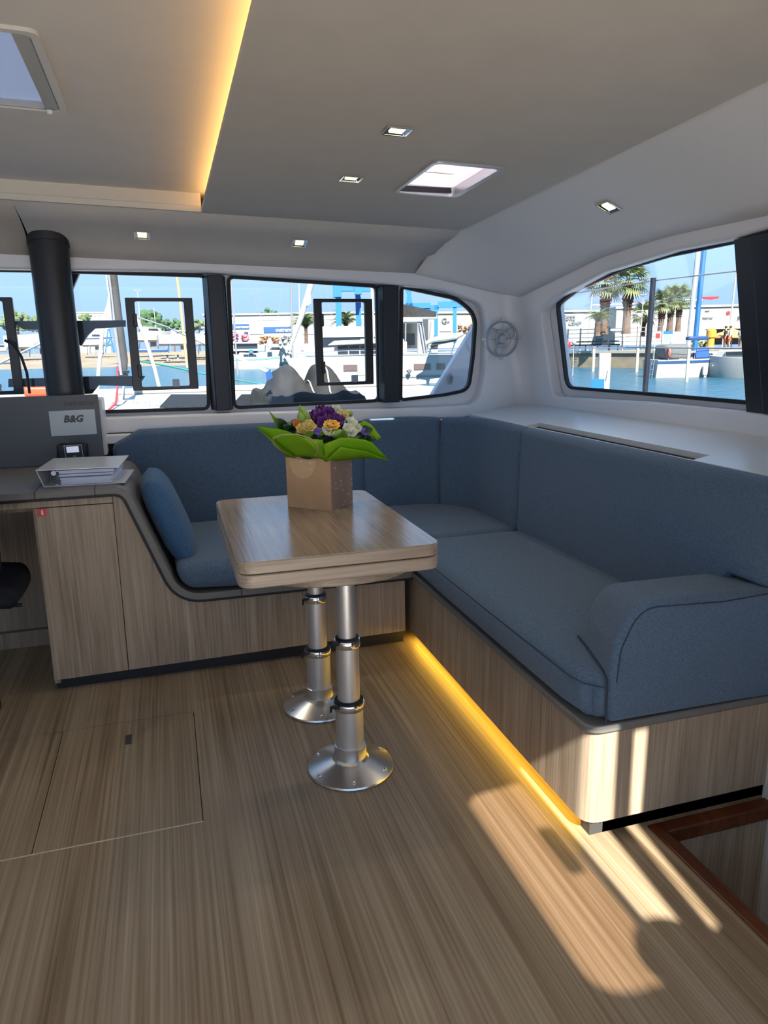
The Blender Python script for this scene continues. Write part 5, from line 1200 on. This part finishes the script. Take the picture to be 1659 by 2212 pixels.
# ---- masts
mast('yacht_mast', 'ochre mast with blue wrap left of the first pillar', 400, 735, 70, 150, .13, mat('mast_ochre', (.42, .30, .16, 1), .5), -8)
mast('yacht_mast', 'thin dark mast just right of the first pillar', 510, 748, 46, 165, .05, SPARD, -3); mast('yacht_mast', 'dark mast at the right end of the blue hall sign', 630, 745, 50, 160, .06, SPARD, 6); mast('yacht_mast', 'pale slim mast right of the dark one', 648, 745, 60, 165, .05, SPAR, 4); mast('yacht_mast', 'white mast at the second pillar', 804, 720, 60, 130, .14, SPAR, 2)
f = P(630, 745, 13); wb = th('boom_crane', 'white slanting spar with small flag above the yachts', 'spar', f.o)
G().tube([at(628, 748, 13), at(652, 680, 13), at(676, 600, 13)], [.03, .05, .055], 10).build('spar', SPAR, wb)
P(668, 650, 13).poly(G(), [(669, 625), (671, 626), (672, 655), (660, 662)], -.05, -.04).build('flag', mat('flag_white', (.6, .6, .55, 1), .7), wb, smooth=0)
for i, (x0, y0, x1, y1) in enumerate(((520, 600, 565, 690), (545, 598, 572, 705), (615, 600, 600, 690), (692, 605, 720, 700), (505, 600, 509, 745))):
    tag(G().tube([at(x0, y0-30, 48), at(x1, y1, 48)], .018, 5).build('rigging_wire', SPARD), ('thin rigging wire, leftmost of the slanting pair over the hall', 'thin rigging wire, right of the slanting pair over the hall', 'thin rigging wire leaning left above the green tree', 'thin rigging wire slanting down beside the blue lift', 'thin upright rigging wire at the first pillar')[i], 'wire', 'rigging wires over the hall')
mast('yacht_mast', 'tall blue mast in the side window', 1500, 752, 56, 215, .17, SPARB, 4); mast('yacht_mast', 'tall white mast beside the blue one', 1486, 745, 60, 210, .16, SPAR, 6)
mast('yacht_mast', 'slim white mast with spreaders at the far right pane edge', 1572, 745, 70, 150, .07, SPAR, 4, spread=((.55, 22),)); mast('yacht_mast', 'slim white mast with spreaders left of the tall palms', 1270, 735, 90, 130, .07, SPAR, 6, spread=((.35, 12),))
# ---- tower crane far off
f = P(1400, 655, 240); tcr = th('tower_crane', 'distant red and white tower crane jib above the palms', 'crane', (f.o.x, f.o.y, 0))
G().box(-.6, .6, -.6, .6, 0, f.o.z+1, Matrix.Translation((f.o.x, f.o.y, 0))).build('tower', SPAR, tcr, smooth=0)
f.bx(G(), 1400, 1508, 650, 653, 0, .8).build('jib', mat('crane_white', (.5, .45, .48, 1), .6), tcr, smooth=0); f.bx(G(), 1282, 1400, 653, 656, 0, .8).build('jib', mat('crane_pink', (.5, .25, .3, 1), .6), tcr, smooth=0); f.poly(G(), [(1506, 646), (1540, 646), (1538, 650), (1525, 652), (1506, 650)], 0, .8).build('counterweight', REDP, tcr, smooth=0)
#--EXT2--
# ---- boats ashore on the slipway
boat('yacht_ashore', 'white yacht standing on blue props inside the left pane frame', 346, 122, .12, 8.5, 2.6, 1.35, (2, 6, .9, .9), None, None, 'yachts ashore', 2.3, keel=True)
boat('yacht_ashore', 'white yacht ashore behind the pulpit tube', 296, 128, .5, 7.0, 2.4, 1.3, (1.5, 5, .9, .8), None, (4, 4, .05, SPAR), 'yachts ashore', 3.0, keel=True)
boat('yacht_ashore', 'pale grey yacht ashore left of the mast post', 18, 126, .25, 5.2, 2.3, 1.7, None, None, None, 'yachts ashore', 2.2, hm=mat('hull_pale', (.42, .44, .47, 1), .4), keel=True)
boat('yacht_ashore', 'small white yacht ashore between mast post and furled sail', 182, 130, .2, 5.0, 2.2, 1.1, (1, 3.6, .8, .8), NAVYP, None, 'yachts ashore', 2.4, keel=True)
boat('yacht_ashore', 'white yacht ashore at the right of the left window', 424, 118, .3, 4.5, 2.0, 1.1, (1, 3, .8, .7), None, None, 'yachts ashore', 2.2, keel=True)
f = P(330, 762, 116); tag(f.bx(G(), 294, 362, 754, 761, 0, 3).build('work_pontoon', NAVYP, smooth=0, bevel=.1), 'low blue work pontoon on the slipway', 'pontoon')
f = P(380, 768, 112); pn_ = th('wooden_jetty', 'wooden jetty platform below the yachts ashore', 'jetty', f.o); f.bx(G(), 352, 412, 762, 766, 0, 3).build('planking', mat('jetty_wood', (.25, .19, .13, 1), .8), pn_, smooth=0)
for x in (362, 384, 404): f.bx(G(), x-2, x+2, 766, 780, .5, 1).build('leg', SPARD, pn_, smooth=0)
f = P(8, 760, 118); cr_ = th('white_van', 'white van parked ashore at the left picture edge', 'van', f.o); f.bx(G(), -6, 14, 750, 760, 0, 2).build('body', WHITE, cr_, bevel=.2); f.bx(G(), -4, 11, 745, 750, .2, 1.8).build('cab', WHITE, cr_, bevel=.2); f.bx(G(), -3, 10, 746, 749, .15, .2).build('window', DARKW, cr_, smooth=0)
f = P(236, 760, 110); tr_ = th('boat_trestle', 'tall blue boat trestle left of the furled sail', 'trestle', f.o)
for a, b in (((228, 762), (238, 712)), ((246, 762), (240, 712)), ((232, 745), (243, 745)), ((230, 752), (242, 730))): G().tube([f.pt(*a), f.pt(*b)], f.k*1.3, 6).build('strut', BLUEP, tr_)
# ---- boats afloat ahead
mbo, MB_ = boat('cabin_cruiser', 'small white cabin cruiser afloat left of the covered dinghy', 506, 80, -.15, 4.9, 2.0, 1.1, (.6, 3.2, .7, .8), mat('stripe_green', (.10, .25, .22, 1), .5), None, 'boats ahead', WZ)
f = P(545, 745, 79)
f.bx(G(), 503, 560, 739, 743, 0, 2).build('hardtop', WHITE, mbo, bevel=.1); f.bx(G(), 506, 556, 743, 753, .3, 1.7).build('wheelhouse_glass', DARKW, mbo, smooth=0); f.bx(G(), 537, 546, 755, 762, -.2, .1).build('blue_panel', BLUEP, mbo, smooth=0)
boat('motor_boat', 'white motor boat with two radar domes behind the cruiser', 560, 92, .1, 5.2, 2.2, 1.2, (.8, 3.4, .9, .8), None, None, 'boats ahead', WZ+.5)
f = P(583, 750, 90); 
for x, h in ((583, 22), (606, 18)):
    tag(G().lathe([(.0, 0), (.35, 0), (.5, .6), (.5, 1.5), (.3, 2.0), (0, 2.1)], 12, Matrix.Translation(f.pt(x, 753, -.5)) @ Matrix.Scale(h*f.k/2.1, 4)).build('radome', WHITE), 'white radome over the motor boat, %s' % ('left' if x < 600 else 'right one'), 'radome')
my = P(750, 790, 72); myo = th('motor_yacht', 'large white motor yacht with raked upper deck behind the travel lift', 'boat', (my.o.x, my.o.y, WZ), 'boats ahead')
my.poly(G(), [(640, 760), (652, 800), (830, 800), (835, 755)], 0, 4).build('hull', WHITE, myo, bevel=.1); my.poly(G(), [(668, 742), (690, 730), (820, 730), (825, 757), (655, 760)], .4, 3.6).build('saloon', WHITE, myo, bevel=.1)
my.poly(G(), [(690, 728), (722, 712), (735, 706), (790, 708), (800, 728)], .6, 3.4).build('upper_deck', WHITE, myo, bevel=.1); my.poly(G(), [(690, 741), (702, 733), (780, 733), (780, 746), (688, 750)], .3, .5).build('window', DARKW, myo, smooth=0); my.bx(G(), 690, 812, 726, 730, .2, 3.8).build('overhang', WHITE, myo, smooth=0)
# neighbouring catamaran
nc = P(830, 800, 42); no = th('neighbour_catamaran', 'white catamaran moored alongside with dark wraparound windows', 'catamaran', (nc.o.x, nc.o.y, WZ), 'boats ahead')
nc.poly(G(), [(618, 772), (680, 767), (1000, 770), (1012, 800), (1006, 850), (664, 850), (630, 800)], 0, 1.6).build('hull', WHITE, no, bevel=.08); nc.poly(G(), [(640, 770), (1000, 772), (1004, 850), (670, 850)], 4.6, 6.2).build('hull', WHITE, no, bevel=.08); nc.bx(G(), 690, 990, 772, 806, 1.6, 4.6).build('bridge_deck', WHITE, no, smooth=0)
nc.poly(G(), [(722, 745), (870, 742), (876, 770), (718, 770)], 1.0, 5.0).build('coachroof', WHITE, no, bevel=.05)
for a, b in ((729, 751), (754, 776), (779, 801), (804, 826), (829, 866)): nc.poly(G(), [(a, 748), (b, 747), (b, 764), (a, 764)], .9, 1.05).build('window', DARKW, no, smooth=0)
nc.poly(G(), [(706, 746), (722, 736), (872, 733), (880, 742)], .6, 5.4).build('roof', WHITE, no, bevel=.08); nc.bx(G(), 660, 1000, 765, 768, -.02, .1).build('toe_rail', STEEL, no, smooth=0)
for a, b in ((894, 930), (943, 962), (742, 772)): nc.bx(G(), a, b, 787, 800, -.05, .05).build('hull_window', mat('hull_window', (.10, .07, .07, 1), .3), no, smooth=0)
nc.bx(G(), 866, 1004, 812, 816, -.05, .05).build('rubbing_strake', SPARD, no, smooth=0)
ce = nc
for a, b in (((878, 694), (876, 770)), ((904, 694), (903, 768)), ((912, 694), (924, 768)), ((906, 694), (918, 768)), ((932, 700), (928, 742))): G().tube([ce.pt(*a, .4), ce.pt(*b, .4)], ce.k*1.6, 6).build('enclosure_post', SPARD, no)
ce.bx(G(), 866, 914, 694, 699, .3, 3.5).build('hardtop', WHITE, no, smooth=0); ce.poly(G(), [(904, 700), (912, 700), (926, 768), (904, 766)], .5, .55).build('clear_screen', mat('screen_grey', (.30, .29, .32, 1), .2), no, smooth=0); ce.bx(G(), 866, 900, 722, 748, 2, 3).build('helm_console', CANV, no, bevel=.05); ce.bx(G(), 862, 880, 740, 770, .3, 1.5).build('helm_seat', WHITE, no, bevel=.05)
G().tube([ce.pt(860, 690, 1.5), ce.pt(948, 690, 1.5)], ce.k*3.6, 10).build('boom', SPAR, no); ce.poly(G(), [(858, 657), (905, 667), (946, 677), (946, 688), (858, 686)], 1.4, 1.6).build('sail_cover', GREYC, no, smooth=0)
G().tube([ce.pt(880, 800, -.3), ce.pt(884, 805, -.35), ce.pt(886, 800, -.3)], ce.k*4, 8).build('fender', CANV, no)
G().tube([ce.pt(640, 762, 0), ce.pt(760, 757, 0), ce.pt(990, 762, 0)], ce.k*.8, 6).build('guard_wire', STEEL, no)
dd = P(960, 760, 40); ddo = th('davit_dinghy', 'grey and white inflatable dinghy hanging on davits at the corner window', 'dinghy', dd.o); G().tube([dd.pt(920, 742, 0), dd.pt(935, 735, 0), dd.pt(960, 732, 0), dd.pt(985, 728, 0), dd.pt(1000, 722, 0)], [dd.k*q for q in (4, 6, 7, 7, 4)], 10).build('tube', WHITE, ddo); dd.poly(G(), [(928, 748), (985, 738), (992, 730), (940, 735)], 0, 1.5).build('floor', GREYC, ddo, smooth=0); dd.bx(G(), 930, 946, 748, 764, .2, .8).build('outboard_motor', WHITE, ddo, bevel=.08); dd.bx(G(), 932, 946, 742, 752, .1, .9).build('motor_cover', CANV, ddo, bevel=.05)
for a in ((925, 768), (975, 764)): G().tube([dd.pt(*a, .6), dd.pt(a[0]+14, 722, .4)], dd.k*1.2, 6).build('davit', STEEL, ddo)
f = P(800, 800, 17); tag(f.bx(G(), 772, 790, 772, 812, 0, .25).build('power_pedestal', mat('pedestal', (.50, .46, .38, 1), .6), bevel=.03), 'beige shore power post behind the opening pane frame', 'post')

# ---- starboard basin: piles, posts, fence
def pile(label, px, py, D, hpx, r, mm, cat='pile'):
    f = P(px, py, D); o = th('mooring_pile', label, cat, (f.o.x, f.o.y, WZ-.3), 'mooring piles'); z1 = f.o.z+hpx*f.k
    G().lathe([(0, WZ-.3), (r, WZ-.3), (r, z1-.04), (r*.95, z1), (0, z1)], 20, None, (f.o.x, f.o.y, 0)).build('shaft', mm, o); return o, f
PILE = mat('pile_white', (.52, .50, .45, 1), .7, noise=.08, nscale=3); PILG = mat('pile_grey', (.40, .38, .33, 1), .7)
o, f = pile('thick white mooring pile with blue box in the side window', 1303, 838, 33, 73, .26, PILE)
f.bx(G(), 1277, 1305, 818, 838, -.32, -.26).build('blue_box', mat('box_blue', (.01, .13, .50, 1), .5), o, bevel=.01); G().tube([f.pt(1311, 800, -.27), f.pt(1309, 812, -.28), f.pt(1308, 822, -.27)], .02, 6).build('hook', SPARD, o)
pile('slim pale post in the water left of the thick pile', 1281, 800, 58, 50, .11, PILG); pile('slim pale post in the water between thick pile and stanchion', 1375, 803, 56, 52, .11, PILG); pile('slim pale post in front of the moored sailing boat', 1484, 812, 42, 62, .085, PILG)
fe = None
p0, d0 = onq(1225, 2.0); fe = thing('quay_fence', 'white railing panels along the stone quay', 'fence', tuple(p0))
prev = None
for i, px in enumerate((1225, 1252, 1283, 1314, 1343, 1375, 1400, 1428)):
    p, D_ = onq(px, 2.0); G().box(-.05, .05, -.05, .05, 0, 2.0, Matrix.Translation(p)).build('post', SPAR, fe, smooth=0)
    if prev is not None:
        for h in (.35, .75, 1.15, 1.55, 1.9): G().tube([prev+Vector((0, 0, h)), p+Vector((0, 0, h))], .028, 5).build('rail', SPAR, fe)
    prev = p
p, D_ = onq(1290, 1.2); f = P(1290, 762, D_)
bb = th('bench', 'long grey bench on the stone quay', 'bench', p); f.bx(G(), 1232, 1336, 744, 747, 0, .5).build('seat', GREYC, bb, smooth=0); f.bx(G(), 1236, 1334, 737, 739, .4, .5).build('backrest', GREYC, bb, smooth=0)
for x in (1242, 1265, 1290, 1315, 1332): f.bx(G(), x-1, x+1, 747, 764, .1, .3).build('leg', SPARD, bb, smooth=0)
for x, y, mm, lb_, r in ((1225, 745, REDP, 'bright red buoy hanging at the left pane edge', 8), (1240, 739, WHITE, 'small white buoy right of the red one', 5)):
    f = P(x, y, 50); o = th('hanging_buoy', lb_, 'buoy', f.o, 'buoys at the quay'); q = f.k*r
    G().lathe([(0, -1.1*q), (.5*q, -1.0*q), (.95*q, -.4*q), (q, .1*q), (.75*q, .7*q), (.2*q, 1.0*q), (.15*q, 1.3*q), (0, 1.3*q)], 16, None, tuple(f.o)).build('ball', mm, o); G().tube([f.o-Vector((0, 0, q)), Vector((f.o.x, f.o.y, WZ-.2))], .03, 6).build('stake', SPAR, o)
ks, D_ = onq(1440, 3.0); f = P(1440, 740, D_); ko = th('information_board', 'blue information board on the quay below the small palms', 'sign', ks); f.bx(G(), 1430, 1451, 716, 722, 0, .3).build('header', mat('kiosk_blue', (.02, .12, .40, 1), .5), ko, smooth=0); f.bx(G(), 1430, 1450, 722, 740, 0, .25).build('board', mat('kiosk_pale', (.22, .32, .50, 1), .6), ko, smooth=0)
for x in (1432, 1448): f.bx(G(), x-1, x+1, 740, 762, .05, .2).build('leg', SPARD, ko, smooth=0)
# moored sailing boats
s1, SM = boat('sailing_boat', 'white sailing boat with navy stripe and dark spray hood', 1404, 47, .45, 6.2, 2.4, 1.05, (1.4, 4.4, .55, .8), NAVYP, None, 'boats at the stone quay', WZ)
G().rbox(0, 1, 0, 1, 0, 1, .25, 3, 3, 0, lambda x, y, z: SM @ Vector((.7+1.7*x-.25*z, -.85+1.7*y, 1.0+.95*z))).build('spray_hood', CANV, s1, smooth=50)
G().tube([SM @ Vector((-.02, -.3, 1.0)), SM @ Vector((-.12, -.3, .0))], .03, 6).build('ladder_rail', STEEL, s1); G().tube([SM @ Vector((-.02, -.6, 1.0)), SM @ Vector((-.12, -.6, .0))], .03, 6).build('ladder_rail', STEEL, s1)
for h in (.2, .5, .8): G().tube([SM @ Vector((-.09, -.3, h)), SM @ Vector((-.09, -.6, h))], .025, 6).build('ladder_rung', STEEL, s1)
for t in (.45, .58, .7, .8): G().rbox(0, 1, 0, 1, 0, 1, .3, 3, 2, 0, lambda x, y, z: SM @ Vector((6.2*t-.15+.3*x, -1.28+.38*t*t-.2*y, .1+.62*z))).build('fender', WHITE, s1, smooth=60)
G().box(2.3, 3.1, -1.05, -1.0, 1.15, 1.75, SM).build('blue_cloth', mat('cloth_blue', (.01, .07, .42, 1), .7), s1, smooth=0); G().tube([SM @ Vector((.55+.0, -1.12+.16*math.cos(a), 1.45+.26*math.sin(a))) for a in (2*PI*k_/14 for k_ in range(14))], .06, 6, True).build('life_ring', mat('ring_red', (.50, .10, .08, 1), .6), s1)
G().tube([SM @ Vector((.3, .2, 1.0)), SM @ Vector((.3, .2, 2.9))], .03, 6).build('flag_staff', SPAR, s1); G().box(.3, .6, .19, .21, 2.3, 2.6, SM).build('flag', REDP, s1, smooth=0)
G().rbox(0, 1, 0, 1, 0, 1, .25, 3, 3, 0, lambda x, y, z: SM @ Vector((2.2+1.3*x, -.25+.5*y, 2.15+.25*z))).build('boom_cover', NAVYP, s1, smooth=50)
s2, S2M = boat('sailing_boat', 'white sailing boat bow on at the right pane edge', 1690, 46, PI-.45, 4.7, 2.2, 1.1, (1.0, 3.8, .6, .75), None, None, 'boats at the stone quay', WZ)
tag(G().tube([at(1520, 770, 52), at(1540, 790, 47)], .03, 5).build('mooring_line', ROPE), 'white mooring line between the two sailing boats', 'rope')
bp_, D_ = onq(1533, .8); tag(G().lathe([(0, 0), (.28, 0), (.26, .9), (.36, .95), (.36, 1.45), (.2, 1.6), (0, 1.62)], 16, None, tuple(bp_)).build('yellow_bollard', mat('bollard_ochre', (.50, .24, .03, 1), .6)), 'yellow ochre bollard between the two sailing boats', 'bollard')
# cafe terrace
pr_, D_ = onq(1580, 3.5); f = P(1580, 765, D_)
po = th('parasol', 'orange parasol over the quayside cafe', 'parasol', pr_); g = G(); top_ = f.pt(1578, 712); 
cs = [[top_+Vector((a*math.cos(2*PI*j/8), a*math.sin(2*PI*j/8), z)) for j in range(8)] for a, z in ((.05, .0), (1.9, -.55), (1.9, -.7))]; g.ring(cs, cap=False); g.build('canopy', mat('parasol_orange', (.52, .28, .10, 1), .7), po, smooth=0); G().tube([Vector((top_.x, top_.y, pr_.z)), top_], .04, 6).build('pole', SPAR, po)
aw, D2 = onq(1580, 7); f = P(1570, 765, D2); ao = th('cafe_tent', 'grey canvas cafe tent behind the orange parasol', 'tent', aw); f.poly(G(), [(1522, 712), (1535, 704), (1650, 700), (1650, 712)], 0, 4).build('roof', mat('tent_grey', (.33, .32, .29, 1), .8), ao, smooth=0); f.bx(G(), 1526, 1650, 712, 745, 3.5, 3.7).build('back_wall', CANV, ao, smooth=0)
for x in (1527, 1560, 1600): f.bx(G(), x-1, x+1, 710, 765, .1, .3).build('post', SPAR, ao, smooth=0)
hedge_p = onq(1505, 4)[1]; hedge('olive green shrub beside the cafe tent', 1492, 1524, 732, 756, hedge_p, mat('shrub_olive', (.13, .14, .06, 1), .9, noise=.5, nscale=2))
def person(label, px, d, turn, shirt, shorts, hat=None, hair=(.05, .03, .02, 1)):
    p, D_ = onq(px, d); o = thing('person', label, 'person', tuple(p), 'people at the cafe')
    R_ = Matrix.Translation(p) @ Matrix.Rotation(turn, 4, 'Z')
    def skin(nm, V, E, rad, mm):
        me = bpy.data.meshes.new(nm); me.from_pydata([tuple((R_ @ Vector(v))-p) for v in V], E, []); q = bpy.data.objects.new(nm, me); COL.objects.link(q); q.parent = o
        q.modifiers.new('k', 'SKIN'); sv = me.skin_vertices[0].data
        for i, r in enumerate(rad): sv[i].radius = (r, r)
        sv[0].use_root = True; s_ = q.modifiers.new('s', 'SUBSURF'); s_.levels = s_.render_levels = 1; me.materials.append(mm); return q
    V = [(0, 0, .95), (0, 0, 1.12), (0, .0, 1.38), (0, 0, 1.47), (0, .02, 1.56), (0, .03, 1.70), (.18, 0, 1.38), (.25, .02, 1.12), (.22, .14, .92), (.21, .18, .84), (-.18, 0, 1.38), (-.25, .02, 1.12), (-.24, .10, .90), (-.23, .14, .82), (.09, 0, .88), (.10, .02, .48), (.10, 0, .08), (.10, .13, .04), (-.09, 0, .88), (-.11, .04, .48), (-.12, -.02, .08), (-.12, .11, .04)]
    E_2 = [(0, 1), (1, 2), (2, 3), (3, 4), (4, 5), (2, 6), (6, 7), (7, 8), (8, 9), (2, 10), (10, 11), (11, 12), (12, 13), (0, 14), (14, 15), (15, 16), (16, 17), (0, 18), (18, 19), (19, 20), (20, 21)]
    skin('body', V, E_2, [.13, .12, .15, .055, .085, .085, .06, .045, .035, .04, .06, .045, .035, .04, .09, .06, .042, .04, .09, .06, .042, .04], SKIN)
    skin('shirt', [(0, 0, .92), (0, 0, 1.12), (0, 0, 1.38), (.19, 0, 1.38), (.245, .01, 1.18), (-.19, 0, 1.38), (-.245, .01, 1.18)], [(0, 1), (1, 2), (2, 3), (3, 4), (2, 5), (5, 6)], [.165, .15, .17, .08, .07, .08, .07], shirt)
    skin('shorts', [(0, 0, .95), (.09, 0, .86), (.10, .02, .58), (-.09, 0, .86), (-.11, .03, .58)], [(0, 1), (1, 2), (0, 3), (3, 4)], [.15, .115, .09, .115, .09], shorts)
    G().rbox(-.1, .1, -.09, .10, 1.60, 1.80, .08, 3, 2, 0, lambda x, y, z: R_ @ Vector((x, y+.015, z))).build('hair', mat('hair_%d' % px, hair, .8), o, smooth=70)
    if hat: G().lathe([(0, 1.86), (.08, 1.85), (.11, 1.76), (.22, 1.73), (.22, 1.72), (0, 1.72)], 16, R_).build('hat', hat, o)
person('person in white shirt and orange shorts under the parasol', 1574, 1.5, .9, mat('shirt_white', (.52, .52, .52, 1), .8), mat('shorts_orange', (.60, .10, .03, 1), .8))
person('person in pale grey shirt and straw hat at the right pane edge', 1597, 1.2, 1.6, mat('shirt_grey', (.40, .42, .42, 1), .8), mat('shorts_khaki', (.25, .22, .16, 1), .8), mat('straw', (.45, .36, .2, 1), .8))
person('person in navy shirt beside the white shirted one', 1564, 1.6, 1.2, mat('shirt_navy', (.03, .03, .06, 1), .8), mat('shorts_red', (.45, .06, .04, 1), .8))
